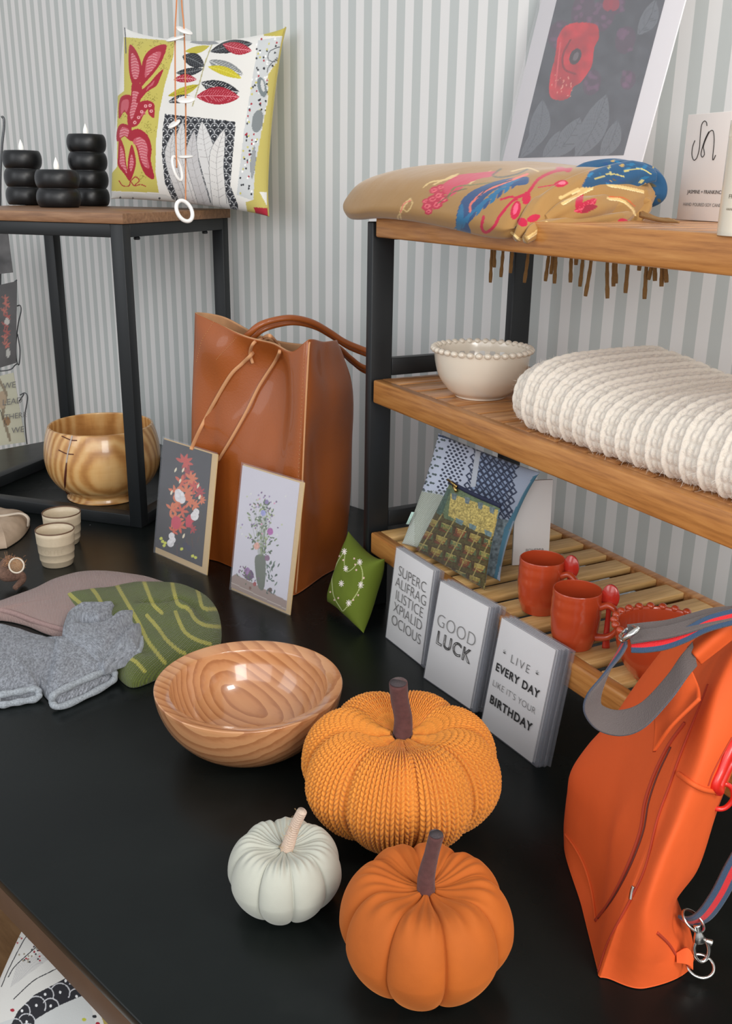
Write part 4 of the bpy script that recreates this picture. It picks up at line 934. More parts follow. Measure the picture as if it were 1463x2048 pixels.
md = o.modifiers.new('Solidify', 'SOLIDIFY'); md.thickness = .0028; md.offset = -1; md.material_offset = 1; md.material_offset_rim = 1
tb = mk_bvh(V, F)
sl = [(591, 1186), (597, 1110), (602, 1010), (607, 895), (612, 790), (617, 700), (619, 684)]
V, F = tube(path_on(tb, sl, .0006, 1.38, 70), .0016, 6, r2=[.0008]*2); m_edge = mat('raw_leather_edge', (206, 150, 104), .7); obj('seam_piping', V, F, m_edge, TT)
q = path_on(tb, [(x-8, y) for x, y in sl], .0003, 1.38, 240); parts = [tube([q[i], q[i+1]], .00045, 5) for i in range(0, 238, 3)]
V, F = merge(*parts); obj('stitching', V, F, mat('stitch_thread', (196, 140, 90), .8), TT)
for pts in ([(429, 640), (418, 658), (404, 680), (397, 705), (392, 725)], [(472, 676), (455, 695), (440, 710), (432, 720)]):
    q = path_on(tb, pts, .0004, 1.5, 60); V, F = merge(*[tube([q[i], q[i+1]], .0005, 5) for i in range(0, 58, 3)]); obj('stitching', V, F, bpy.data.materials['stitch_thread'], TT)
hA = [(470, 690, 1.53), (497, 668, 1.52), (519, 650, 1.52), (553, 639, 1.53), (587, 636, 1.54), (625, 645, 1.56), (659, 664, 1.58), (690, 684, 1.59), (729, 700, 1.60), (775, 716, 1.60), (792, 724, 1.60), (775, 735, 1.60), (729, 735, 1.595), (700, 716, 1.58), (676, 695, 1.555), (655, 690, 1.54)]
for dx, dy, dY in ((0, 0, 0), (6, 9, .02)):
    P_ = [D(x+dx, y+dy, Y+dY) for x, y, Y in hA]; V, F = tube(P_, .0050, 12, 110, r2=[.0040]*2); obj('handle', V, F, m_lea, TT)
c4 = lambda L: [(300+x/2.926, 580+y/2.926) for x, y in L]
P_ = [hit(tb, x, y, o_, 1.42) for (x, y), o_ in zip(c4([(745, 310), (700, 268), (650, 290), (600, 370), (540, 430), (470, 500), (380, 650), (300, 800), (240, 932)]), [.004, .006, .006, .004, .004, .004, .004, .006, .012])]
V, F = tube(P_, .0030, 8, 80, r2=[.0014]*2); obj('tie_cord', V, F, m_edge, TT)
P_ = [hit(tb, x, y, .0055, 1.42) for x, y in c4([(600, 430), (585, 370), (612, 305), (690, 285), (745, 312), (758, 355), (730, 420), (640, 560), (560, 720), (470, 880), (395, 1003)])]
V, F = tube(P_, .0026, 8, 90, r2=[.0014]*2); obj('tie_cord', V, F, m_edge, TT)

# ------------------------------------------------------------------ soft things lying flat
def inflate(name, outline, zo, t, m, parent, n=200, k=60, painter=None, base=(128, 128, 128), kn=None, ridges=(), z0=.0008, pw_=2.6, nz=.004, centre=None, ang=0, lift=None):
    O = np.array([G(x, y, zo) for x, y in outline])[:, :2]; O = cr(O, n, True); c = O.mean(0) if centre is None else G(*centre, zo)[:2]
    s = np.linspace(0, 1, k)[:, None, None]**.8; XY = c+(O[None]-c)*s
    sv = np.repeat(s[..., 0], n, 1); h = t*np.clip(1-sv**pw_, 0, 1)**.5
    X3 = np.concatenate([XY, np.zeros((k, n, 1))], 2); h = h*(1+.25*vnoise(X3, 22, 2))+nz*vnoise(X3+5, 40, 3)*np.clip((1-sv)*6, 0, 1)
    for pts, w, a in ridges:
        Q = cr(np.array([G(x, y, zo)[:2] for x, y in pts]), 30); d = np.min(np.linalg.norm(XY[:, :, None]-Q[None, None], axis=3), axis=2); h = h+a*np.exp(-(d/w)**2)*np.clip((1-sv)*5, 0, 1)
    base_z = z0 if lift is None else z0+lift(XY)
    zt = base_z+np.maximum(h, 0)+.0015; zb = base_z+0*h if lift is None else base_z
    zb = np.broadcast_to(zb, zt.shape)
    V1, F1 = grid(np.dstack([XY, zt]), closed_v=True); V2, F2 = grid(np.dstack([XY, zb]), closed_v=True, flip=True); K = len(V1)
    F = F1+[tuple(i+K for i in f) for f in F2]; a_ = (k-1)*n
    F += [(a_+i, K+a_+i, K+a_+(i+1) % n, a_+(i+1) % n) for i in range(n)]
    V = np.concatenate([V1, V2]); ca, sa = math.cos(ang), math.sin(ang)
    uv = np.stack([V[:, 0]*ca+V[:, 1]*sa, -V[:, 0]*sa+V[:, 1]*ca], 1)
    col = pattern_mesh(V, painter or (lambda p: None), base)
    return obj(name, V, F, m, parent, col=col, uv=uv), (V, F)
def heather(a, s): return lambda p: p.mottle(a, s)
m_hat = mat('fine_knit', vc=True, rough=.9, sheen=.25, kn=(260, 300, .9, .0012), bump=(1500, .4, .0004))
m_hat2 = mat('striped_knit', vc=True, rough=.9, sheen=.25, kn=(230, 260, 1.0, .0015), bump=(1500, .4, .0004))
m_mit = mat('heather_knit', vc=True, rough=.95, sheen=.2, kn=(300, 340, .8, .0012), mott=.38, mscale=700, bump=(1200, .5, .0006))
b = thing('beanie', 'dusty mauve knitted beanie lying under the striped green one', 'hat', G(90, 1215))
_, (mv, mf) = inflate('hat_body', [(-60, 1232), (-20, 1205), (55, 1178), (110, 1152), (170, 1138), (240, 1140), (310, 1152), (360, 1180), (340, 1240), (240, 1275), (150, 1270), (95, 1258), (50, 1240), (0, 1230)], .010, .020, m_hat, b, base=(160, 134, 128), ang=math.radians(20), nz=.003)
q = [hit(mk_bvh(mv, mf), x, y, -.001, 1.2) for x, y in [(-20, 1216), (25, 1226), (70, 1243), (120, 1258), (160, 1263)]]
V, F = tube(q, .0042, 10, 60); obj('turned_edge', V, F, mat('mauve_edge', (150, 124, 120), .95, mott=.3, mscale=500, bump=(700, .6, .001)), b)
m05 = lambda L: [(x*.3281, 960+y*.3281) for x, y in L]
GO = m05([(345, 685), (420, 672), (540, 655), (700, 625), (870, 600), (1040, 605), (1180, 635), (1270, 680), (1330, 760), (1348, 880), (1330, 960), (1270, 1010), (1150, 1050), (1020, 1110), (890, 1170), (800, 1192), (740, 1160), (690, 1100), (600, 980), (500, 860), (400, 770), (350, 710)])
def hat_stripes(p):
    S_ = [[(405, 672), (440, 710), (500, 760)], [(555, 655), (590, 700), (615, 745), (640, 800)], [(700, 620), (740, 690), (790, 775), (850, 880), (900, 980), (960, 1060), (1005, 1115)], [(870, 600), (900, 680), (935, 760), (985, 810)], [(895, 825), (960, 900), (1020, 980), (1090, 1040), (1125, 1055)], [(1045, 600), (1060, 680), (1085, 755), (1150, 790), (1190, 850), (1250, 885), (1345, 895)], [(1070, 805), (1095, 870), (1130, 930), (1200, 975), (1280, 1000)], [(1195, 645), (1215, 710), (1240, 780), (1345, 785)], [(780, 1080), (830, 1110), (880, 1165)]]
    for s in S_: p.line(m05(s), 7.5, (178, 172, 74), True, res=8)
b = thing('beanie', 'olive green beanie with thin yellow-green stripes on top of the mauve one', 'hat', G(280, 1250))
inflate('hat_body', GO, .018, .034, m_hat2, b, n=360, k=120, painter=hat_stripes, base=(92, 104, 40), ang=math.radians(-25), ridges=[(m05([(900, 800), (1000, 810), (1080, 770), (1160, 790), (1250, 860)]), .010, -.008), (m05([(880, 850), (980, 850), (1070, 800), (1130, 830)]), .012, .007), (m05([(700, 900), (820, 960), (900, 1060)]), .012, -.006)])
mit_base = (142, 146, 154)
def mitten(lab, out, cuff, zo, t, z0, ang, lift=None, ridges=()):
    b = thing('mitten', lab, 'mittens', G(*np.mean(out, 0)), 'grey fingerless mittens')
    inflate('mitten_body', out, zo, t, m_mit, b, base=mit_base, ang=ang, nz=.006, z0=z0, painter=heather(.8, .45), lift=lift, ridges=ridges)
    if cuff:
        P_ = [G(x, y, z) for x, y, z in cuff]; V, F = tube(P_, .0042, 10, 90, closed=True, rfn=lambda u_, th: 1+.12*np.sin(u_*160*math.pi)); obj('cuff', V, F, m_cuff, b)
m_cuff = mat('pale_heather_rib', (150, 156, 162), .95, mott=.7, mscale=500, bump=(900, .7, .001), sheen=.2)
mitten('grey heather knitted mitten, leftmost with its cuff at the left frame edge', [(-90, 1262), (-20, 1244), (40, 1256), (100, 1275), (150, 1300), (120, 1340), (80, 1368), (74, 1384), (35, 1390), (2, 1394), (-50, 1396), (-90, 1360)],
       [(0, 1409, .005), (-2, 1392, .013), (36, 1384, .014), (70, 1378, .013), (77, 1386, .009), (72, 1397, .005), (36, 1404, .0045)], .010, .024, .001, .2)
mitten('grey heather knitted mitten with rolled cuff pointing at the wooden bowl', [(60, 1285), (110, 1272), (170, 1290), (205, 1318), (222, 1340), (218, 1352), (168, 1378), (120, 1398), (104, 1392), (85, 1375), (60, 1330)],
       [(104, 1404, .010), (110, 1388, .019), (145, 1370, .020), (196, 1348, .020), (222, 1341, .017), (229, 1350, .011), (222, 1364, .006), (180, 1388, .005), (122, 1413, .0045)], .012, .026, .002, -.4, ridges=[([(100, 1285), (100, 1330), (90, 1370)], .008, -.012), ([(150, 1300), (190, 1345)], .012, .004)])
mitten('grey heather knitted mitten folded on top of the green striped beanie', m05([(400, 805), (415, 780), (440, 762), (520, 752), (600, 752), (675, 742), (690, 744), (712, 775), (722, 798), (760, 800), (800, 790), (868, 792), (884, 800), (885, 850), (870, 960), (856, 1040), (848, 1052), (800, 1072), (700, 1108), (640, 1135), (620, 1128), (540, 1075), (480, 1040), (400, 985), (375, 900)]), [], .030, .024, .018, .7,
       ridges=[(m05([(725, 790), (660, 860), (600, 890), (500, 880)]), .0075, -.012), (m05([(850, 830), (740, 960), (620, 1090)]), .007, -.008), (m05([(520, 790), (600, 790), (680, 780)]), .009, .005)])
V, F = tube([G(x, y, .026) for x, y in m05([(640, 1128), (700, 1102), (800, 1066), (850, 1044), (868, 960)])], [.003, .0045, .0045, .0045, .003], 10, 60, r2=[.003]*2, rfn=lambda u_, th: 1+.12*np.sin(u_*130*math.pi)); obj('cuff', V, F, m_cuff, bpy.data.objects['mitten.002'])

# beige pouch and brown felt animal at the left edge
b = thing('pouch', 'beige soft pouch with flap at the left edge behind the cups', 'pouch', G(0, 1060))
m_pouch = mat('beige_leather', (172, 150, 128), .6, bump=(25, .5, .003), mott=.1)
inflate('pouch_body', [(-120, 1100), (0, 1086), (14, 1083), (40, 1066), (55, 1048), (58, 1034), (42, 1024), (0, 1024), (-120, 1020)], .012, .030, m_pouch, b, nz=.006)
V, F = tube([G(-60, 1032, .030), G(0, 1032, .033), G(40, 1027, .033), G(56, 1036, .026), G(56, 1052, .010)], .0022, 8, 40, r2=[.0035]*2); obj('flap_edge', V, F, mat('pouch_edge', (196, 182, 164), .6), b)
b = thing('felt_animal', 'small brown speckled felt animal holding a pale ring at the left edge', 'toy', G(22, 1170))
m_fig = mat('speckled_wool', (112, 84, 70), .95, mott=.6, mscale=260, bump=(500, .9, .002))
V, F = tube([G(30, 1176, .006), G(44, 1160, .008), G(40, 1150, .016), G(24, 1150, .018), G(10, 1148, .020), G(8, 1135, .026), G(16, 1122, .034), G(22, 1112, .040)], [.004, .0058, .0075, .0105, .0110, .0095, .0080, .003], 18, 60); obj('felt_body', V, F, m_fig, b)
for dx in (-5, 9):
    V, F = tube([G(18+dx, 1120, .038), G(18+dx*1.3, 1110, .041)], [.003, .0008], 8); obj('ear', V, F, m_fig, b)
rc_ = D(33, 1131, 1.36); rx = np.array([1, 0, 0])*.0112; ry = UP*.0112
V, F = tube([rc_+rx*math.cos(a)+ry*math.sin(a) for a in np.linspace(0, 2*math.pi, 24, endpoint=False)], .0014, 8, closed=True); obj('ring', V, F, mat('pale_ring', (208, 196, 178), .5), b)
V, F = lathe([(0, -.001), (.0095, -.001), (.0095, .001), (0, .001)], (0, 0, 0), 24)
V = np.array([rc_-FW*0+rx/.0112*v[0]+ry/.0112*v[1]+FW*v[2] for v in V]); obj('cork_disc', V, F, mat('cork', (150, 118, 88), .9, mott=.6, mscale=500), b)
hv = []
for k in range(60):
    q = rc_+np.array([random.uniform(-.02, .012), random.uniform(0, .006), random.uniform(-.002, .014)]); e = nrm(rng.normal(size=3)); hv.append(tube([q, q+e*.005, q+e*.009-Z3*.001], .00018, 3, 5))
V, F = merge(*hv); o = obj('wool_fuzz', V, F, bpy.data.materials['stitch_thread'], b)
# pendant ornament
OR = thing('hanging_garland', 'string garland of white clay discs and ring hanging before the patterned cushion', 'ornament', D(358, 0, 1.50))
YG = 1.50
knot = D(358, -160, YG)
V, F = merge(tube([D(353, 336, YG), D(351, 250, YG), D(350, 77, YG), D(353, 0, YG), knot], .0011, 6, 60), tube([D(371, 408, YG+.01), D(371, 313, YG+.01), D(371, 198, YG+.01), D(368, 62, YG+.01), D(363, 0, YG+.01), knot+Z3*.002], .0011, 6, 60), tube([knot, knot+Z3*.7], .0011, 6)); obj('cord', V, F, MT['cord'], OR)
for px, py, tx, tz, w in ((368, 61, .35, -.45, .0125), (350, 77, .3, .25, .0135), (372, 199, .45, .05, .0135), (348, 248, .5, .6, .0105), (370, 313, .15, .02, .0120)):
    c = D(px, py, YG+(0 if px < 360 else .01)); nn_ = nrm(np.array([-tz*.9, -tx, 1.0])); ex_ = nrm(np.cross(np.array([0, 1., 0]), nn_)); ey_ = np.cross(nn_, ex_)
    V, F = lathe(cr(np.array([(0, -.5), (.7, -.45), (1, 0), (.7, .45), (0, .5)]), 16), (0, 0, 0), 24, 1, 1); V = np.array([c+ex_*v[0]*w+ey_*v[1]*w+nn_*v[2]*.004 for v in V]); obj('clay_disc', V, F, MT['white'], OR)
for px, py, a, b_, rr, tl in ((354, 337, .0042, .017, .0022, .25), (368.5, 422, .0095, .0155, .0030, .45)):
    c = D(px, py, YG); ex_ = np.array([math.cos(tl), 0, math.sin(tl)]); ey_ = np.array([-math.sin(tl), 0, math.cos(tl)])
    V, F = tube([c+ex_*a*math.cos(t_)+ey_*b_*math.sin(t_)+np.array([0, .006, 0])*math.cos(t_) for t_ in np.linspace(0, 2*math.pi, 30, endpoint=False)], rr, 10, closed=True); obj('clay_ring', V, F, MT['white'], OR)

# ------------------------------------------------------------------ postcard rack in the far left corner
YR = 2.42
RK = thing('card_rack', 'wire card rack standing in the far left corner beyond the table', 'rack', D(-40, 1000, YR)*[1, 1, 0]+Z3*FLOOR)
m_wire = mat('grey_wire', (96, 98, 100), .35, metal=.6)
wr = [tube([D(4, 232, YR), D(8, 250, YR), D(1, 350, YR), D(0, 620, YR+.02), D(-4, 1100, YR+.02), D(-4, 1100, YR+.02)*[1, 1, 0]+Z3*(FLOOR+.01)], .003, 8, 60),
      tube([D(-160, 232, YR), D(-165, 700, YR), D(-168, 1100, YR), D(-168, 1100, YR)*[1, 1, 0]+Z3*(FLOOR+.01)], .003, 8, 60)]
for a in ([(34, 612), (40, 611), (42, 622), (36, 650), (32, 690), (33, 720), (38, 729), (40, 700), (35, 668)], [(40, 790), (50, 786), (55, 796), (50, 830), (51, 860), (54, 888)], [(38, 803), (48, 788)], [(-160, 735), (0, 742), (34, 728)], [(-160, 560), (0, 575), (34, 560)]):
    wr.append(tube([D(x, y, YR-.01) for x, y in a], .0016, 6, 40))
V, F = merge(*wr); obj('wire_frame', V, F, m_wire, RK)
def r_card(lab, q, painter, base, txt=None):
    P_ = [D(x, y, YR-.02+.0006*i) for i, (x, y) in enumerate(q)]   # bl br tr tl
    t_ = thing('postcard', lab, 'card', P_[0]); u, v = np.meshgrid(np.linspace(0, 1, 60), np.linspace(0, 1, 90), indexing='ij'); u = u[..., None]; v = v[..., None]
    P = P_[0]*(1-u)*(1-v)+P_[1]*u*(1-v)+P_[2]*u*v+P_[3]*(1-u)*v; V, F = solidify(P, .0016)
    obj('picture', V, F, MT['vcp'], t_, smooth=False, col=pattern_mesh(V, painter, base))
    if txt:
        e = nrm(P_[1]-P_[0]); up = nrm(P_[3]-P_[0])
        for s, x, y, z in txt: text('lettering', s, D(x, y, YR-.024), e, up, z, MT['ink_grey'], t_, -np.cross(e, up)*-1, bold=0, lift=.001)
r_card('grey cloudy picture card in the top of the rack, at left edge', [(-110, 560), (26, 545), (16, 462), (-110, 462)], lambda p: p.mottle(.7, .05), (92, 90, 90))
def rflow(p):
    R_ = random.Random(9); p.mottle(.3, .04)
    for x, y in ((10, 598), (12, 610), (8, 622), (14, 634), (10, 650), (13, 665), (9, 676), (12, 690)): star(p, x, y, 9, R_.choice([(170, 90, 84), (184, 110, 98)]), 5)
    p.ell(14, 643, 5, 7, (190, 186, 180)); p.ell(16, 706, 4, 9, (186, 184, 178))
r_card('dark card with faded red flowers in the middle of the rack', [(-90, 762), (32, 726), (34, 562), (-90, 590)], rflow, (88, 86, 86))
def rcream(p):
    p.line([(-2, 760), (12, 790), (6, 830), (20, 880)], 6, (140, 128, 108), True); p.ell(4, 800, 8, 18, (176, 156, 132)); p.ell(14, 842, 7, 9, (150, 120, 90)); p.line([(0, 820), (12, 850)], 2, (80, 76, 68))
r_card('cream card with lettering and a drawn figure at the bottom of the rack', [(-80, 902), (51, 884), (27, 745), (-80, 772)], rcream, (196, 194, 172), [('WE', 19, 771, .022), ('LEAD', 25, 803, .022), ('THERE', 31, 832, .020), ('WE', 36, 860, .022)])

# ------------------------------------------------------------------ cream knitted blanket on the middle shelf
ZB = .345
def blanket():
    nu, nq = 620, 300
    uu = np.linspace(.868, .385, nu)
    sec = np.array([(.742, .003), (.690, .002), (.656, .004), (.643, .018), (.642, .038), (.652, .058), (.680, .071), (.730, .075), (.790, .076), (.835, .072), (.856, .055), (.862, .030), (.850, .008), (.800, .003)])
    Q = cr(sec, nq, True)
    L = np.concatenate([[0], np.cumsum(np.linalg.norm(np.diff(Q, axis=0), axis=1))])
    P = np.zeros((nu, nq, 3)); A = np.zeros((nu, nq)); Lq = np.tile(L, (nu, 1))
    c = np.array([.752, .036])
    for i, u in enumerate(uu):
        e = (.868-u)/.045; k = 1 if e > 1 else math.sqrt(max(1-(1-e)**2, .0004)); e2 = (u-.385)/.03
        if e2 < 1: k *= math.sqrt(max(1-(1-e2)**2, .001))
        ht = 1.0+.10*math.exp(-((u-.87)/.05)**2)-.16*math.exp(-((u-.70)/.07)**2)+.10*math.exp(-((u-.45)/.1)**2)
        q = Q.copy(); q[:, 1] *= ht; cc_ = c+np.array([-.012 if u > .83 else 0, 0])
        q = np.array([c[0], .030])+(q-np.array([c[0], .030]))*np.array([.80+.20*k, k])
        P[i] = SU*u+SN*q[:, :1]+Z3*(ZB+q[:, 1:2])
        if u > .8: P[i] += SN*0
    du = np.gradient(P, axis=0); dv = np.gradient(P, axis=1); N = np.cross(du, dv); N /= np.linalg.norm(N, axis=2)[..., None]+1e-12
    if (N[nu//2]@Z3)[np.argmax(P[nu//2, :, 2])] < 0: N = -N
    U_ = np.repeat(uu[:, None], nq, 1); warp = .004*vnoise(P, 14, 2)
    a = ((U_+warp)/.0210) % 1; x = np.abs(a-.5)
    rib = np.exp(-((x-.0)/.13)**2)
    b = Lq/.0125
    chain = .80+.20*np.abs(np.sin(math.pi*(b+.45*np.sign(a-.5)*np.clip(x*3, 0, 1))))**.7
    cell = np.exp(-((np.abs(x-.32))/.13)**2)*(.25+.75*np.abs(np.sin(math.pi*(b+.5)))**.8)
    h = .0046*rib*chain+.0026*cell
    P = P+N*h[..., None]+N*(.004*vnoise(P, 20, 2))[..., None]
    low = P[..., 2] < ZB+.0012; P[..., 2][low] = ZB+.0012
    V, F = grid(P, closed_v=True); F.append(list(range(nq))); F.append(list(range((nu-1)*nq, nu*nq))[::-1])
    return V, F, P, N
m_wool = mat('cream_wool', (236, 226, 212), .95, sheen=.5, mott=.08, mscale=300, bump=(1100, .6, .0009), sss=.1)
BK = thing('knitted_blanket', 'thick cream chunky-ribbed knitted blanket folded on the middle shelf', 'blanket', S(.65, .75, ZB))
V, F, PB_, NB_ = blanket(); obj('knit', V, F, m_wool, BK)
fz = []
for k in range(5200):
    i, j = random.randrange(20, 600), random.randrange(20, 200); p = PB_[i, j]; n = NB_[i, j]
    d = nrm(n+.9*rng.normal(size=3)); e = nrm(rng.normal(size=3)); L = random.uniform(.003, .008); w = nrm(np.cross(d, e))*.00011
    q = [p, p+d*L*.5, p+d*L*.8+e*L*.35]; fz.append((np.array([q[0]-w, q[0]+w, q[1]-w, q[1]+w, q[2]-w*.5, q[2]+w*.5]), [(0, 1, 3, 2), (2, 3, 5, 4)]))
V, F = merge(*fz); o = obj('wool_fuzz', V, F, m_wool, BK); o['kind'] = 'stuff'

# ------------------------------------------------------------------ woven pouches and white card on the bottom shelf
t_ = thing('display_card', 'plain white standing card with faint small print behind the woven pouches', 'card', G(1040, 1128, .122)-SN*.0)
a = G(1024, 1131, .1225); b_ = G(1096, 1127, .1225); e = nrm(b_-a); n = np.array([-e[1], e[0], 0]); up = nrm(Z3+n*.06)
V, F = box(a, e*np.linalg.norm(b_-a), up*.115, n*.004, .0004); obj('card', V, F, MT['paper'], t_)
text('lettering', 'BOHEMIA', a+e*.030+up*.020-n*.0002, e, up, .0060, MT['ink_grey'], t_, -n); text('lettering', 'www.bohemia.com', a+e*.029+up*.012-n*.0002, e, up, .0050, MT['ink_grey'], t_, -n)
c6 = 1/1.917
def cg(L): return [(700+x*c6, 640+y*c6) for x, y in L]
def blue_p(pt):
    p = pt.tr(700, 640, 1.917); R_ = random.Random(4)
    p.poly([(330, 430), (520, 480), (470, 700), (260, 660), (290, 520)], (196, 204, 222))
    # blue right column
    p.poly([(500, 480), (760, 580), (620, 760), (560, 720), (450, 700)], (158, 176, 206))
    p.poly([(640, 550), (760, 590), (600, 780), (590, 700)], (176, 188, 208))
    for i in range(-2, 9):
        for j in range(-1, 13):
            cx, cy = 505+i*24+(12 if j % 2 else 0)-j*4, 500+j*18+i*8
            if cx > 640-(j*2) or cx < 478-j*4: continue
            p.line([(cx-12, cy-4), (cx, cy-13), (cx+12, cy+4), (cx, cy+13), (cx-12, cy-4)], 6, (66, 74, 96))
    # grey snow pattern columns
    for col, (x0, c) in enumerate(((312, (60, 66, 84)), (345, (84, 98, 100)), (405, (60, 66, 84)), (445, (60, 66, 84)))):
        for j in range(0, 22):
            y = 446+j*11
            for k in range(-2, 3):
                if (j+k*k+col) % (2 if col != 1 else 3): continue
                p.ell(x0+k*9-j*2.8, y+k*2, 5.5, 4.2, c, 20)
    p.poly([(480, 500), (500, 505), (480, 640), (460, 640)], (198, 204, 214))
    m = p.poly([(262, 655), (340, 668), (420, 700), (380, 900), (260, 900), (180, 850), (210, 760)], (176, 182, 170)); 
    for i in range(60):
        for j in range(70):
            if (i+j) % 2 == 0: p.ell(185+i*4.2, 655+j*4.2, 1.7, 1.7, (142, 146, 132) if i > 14 else (196, 202, 196))
    m = p.poly([(560, 760), (620, 770), (560, 1000), (500, 1010), (520, 900)], (120, 134, 140)); p.mottle(.9, .10, m)
    p.poly([(700, 600), (740, 585), (610, 800), (560, 1000), (548, 1000), (590, 800)], (84, 132, 156)); p.line([(330, 440), (400, 460), (520, 492)], 8, (66, 82, 110))
bp = [G(803, 1087, .124), G(1000, 1163, .124), D(1080, 945, 1.185), D(876, 866, 1.325)]
t_ = thing('woven_cushion', 'blue and grey patterned woven cushion leaning on the bottom shelf behind the tapestry pouch', 'cushion', bp[0]*.5+bp[1]*.5)
m_wv = mat('woven_cloth', vc=True, rough=.9, bump=(1100, .6, .0006), sheen=.2)
cushion('cover', bp, [Z3*.004, WU*.012, -Z3*.002, -WU*.006], .034, 240, blue_p, (170, 182, 200), m_wv, t_, wr=.004, back=(84, 132, 156))
lb = D(812, 1032, 1.262); V, F = box(lb-Z3*.012, np.array([.004, -.001, 0]), np.array([0, .0006, 0]), Z3*.018+np.array([.007, 0, 0]), 0); obj('fabric_label', V, F, mat('mint_label', (196, 226, 214), .8), t_)
text('lettering', 'LOVE & LIGHT', lb+np.array([.0055, -.0002, -.003]), nrm(np.array([.35, 0, 1])), np.array([-1, 0, .35]), .0022, mat('teal_ink', (70, 120, 110), .8), t_, (0, -1, 0))
def tap_p(pt):
    p = pt.tr(700, 640, 1.917); R_ = random.Random(6)
    p.poly([(380, 625), (580, 720), (560, 830), (360, 760), (345, 680)], (96, 112, 82))
    p.poly([(385, 665), (570, 730), (552, 830), (480, 810), (375, 750)], (176, 158, 92)); m = p.poly([(385, 665), (570, 730), (552, 830), (480, 810), (375, 750)], None); p.mottle(.7, .25, m)
    for x, y in ((400, 670), (450, 685), (500, 705), (545, 722)): p.poly([(x-12, y-8), (x+10, y-2), (x+4, y+22), (x-10, y+16)], (104, 118, 120))
    for x, y in ((420, 770), (470, 790), (530, 815)): p.poly([(x-16, y-12), (x+14, y), (x+8, y+18), (x-14, y+8)], (104, 126, 128))
    p.poly([(345, 640), (385, 650), (350, 750), (330, 740)], (72, 96, 84))
    for r in range(6):
        for c_ in range(5):
            x, y = 315+c_*55-r*19, 765+r*47+c_*20; cl = [(140, 124, 64), (92, 104, 60), (122, 74, 46), (150, 132, 70), (84, 100, 70)][(r*2+c_) % 5]
            p.poly([(x-26, y-16), (x+27, y+5), (x+16, y+36), (x-34, y+20)], (74, 56, 36)); p.poly([(x-20, y-10), (x+22, y+6), (x+4, y+30), (x-24, y+10)], cl); p.poly([(x-27, y+14), (x-14, y+16), (x+2, y+32), (x-30, y+22)], (104, 62, 42)); p.poly([(x+6, y+26), (x+22, y+8), (x+18, y+32)], (84, 98, 66))
            p.line([(x-16, y-6), (x+18, y+7)], 3, (160, 146, 88)); p.line([(x-20, y+10), (x+12, y+22)], 3, (120, 60, 44))
            for q in range(4): p.line([(x-10+q*5, y-2+q*2), (x-13+q*5, y+12+q*2)], 1.8, (168, 152, 84))
    for c_ in range(6): p.line([(352+c_*50, 745+c_*16), (255+c_*52, 900+c_*24), (230+c_*54, 960+c_*22)], 4.5, (150, 136, 82))
    p.line([(572, 730), (555, 850), (520, 1035)], 9, (82, 128, 146)); p.line([(250, 885), (380, 960), (512, 1035)], 6, (70, 78, 50))
    m = p.X < 1e9; p.mottle(.5, .18, m)
tp = [G(832, 1104, .1235)-SN*.012, G(969, 1180, .1235), D(1001, 1012, 1.098), D(900, 963, 1.188)]
tp[0] = G(831, 1100, .1235)
t_ = thing('pouch', 'small tapestry zip pouch in olive, brown and gold leaning against the blue woven cushion', 'pouch', tp[0]*.5+tp[1]*.5)
cushion('cover', tp, [Z3*.002, WU*.003, Z3*-.001, -WU*.002], .022, 200, tap_p, (82, 74, 44), m_wv, t_, wr=.003, back=(82, 128, 146))
nnp = nrm(np.cross(tp[1]-tp[0], tp[3]-tp[0]))
V, F = tube([tp[3]+nnp*.002, tp[3]*.5+tp[2]*.5+nnp*.004, tp[2]+nnp*.001], .0030, 8, 30, r2=[.0016]*2); obj('zip_tape', V, F, mat('navy_tape', (34, 40, 66), .8), t_)
V, F = merge(tube([tp[3]+nnp*.004+Z3*.003, tp[3]+nnp*.006+(tp[2]-tp[3])*.22+Z3*.0005], .0016, 8), tube([tp[3]+nnp*.006+(tp[2]-tp[3])*.15, tp[3]+nnp*.009+(tp[2]-tp[3])*.25-Z3*.004], .0024, 8)); obj('zip_pull', V, F, mat('brass', (196, 168, 104), .25, metal=1), t_)
q0 = D(951, 1052, 1.125); V, F = tube([q0+Z3*.006+nnp*.002, q0+np.array([.003, -.002, 0]), q0-Z3*.007+nnp*.002, q0+np.array([-.003, -.002, 0])], .0009, 6, 24, closed=True); obj('metal_loop', V, F, bpy.data.materials['brass'], t_)

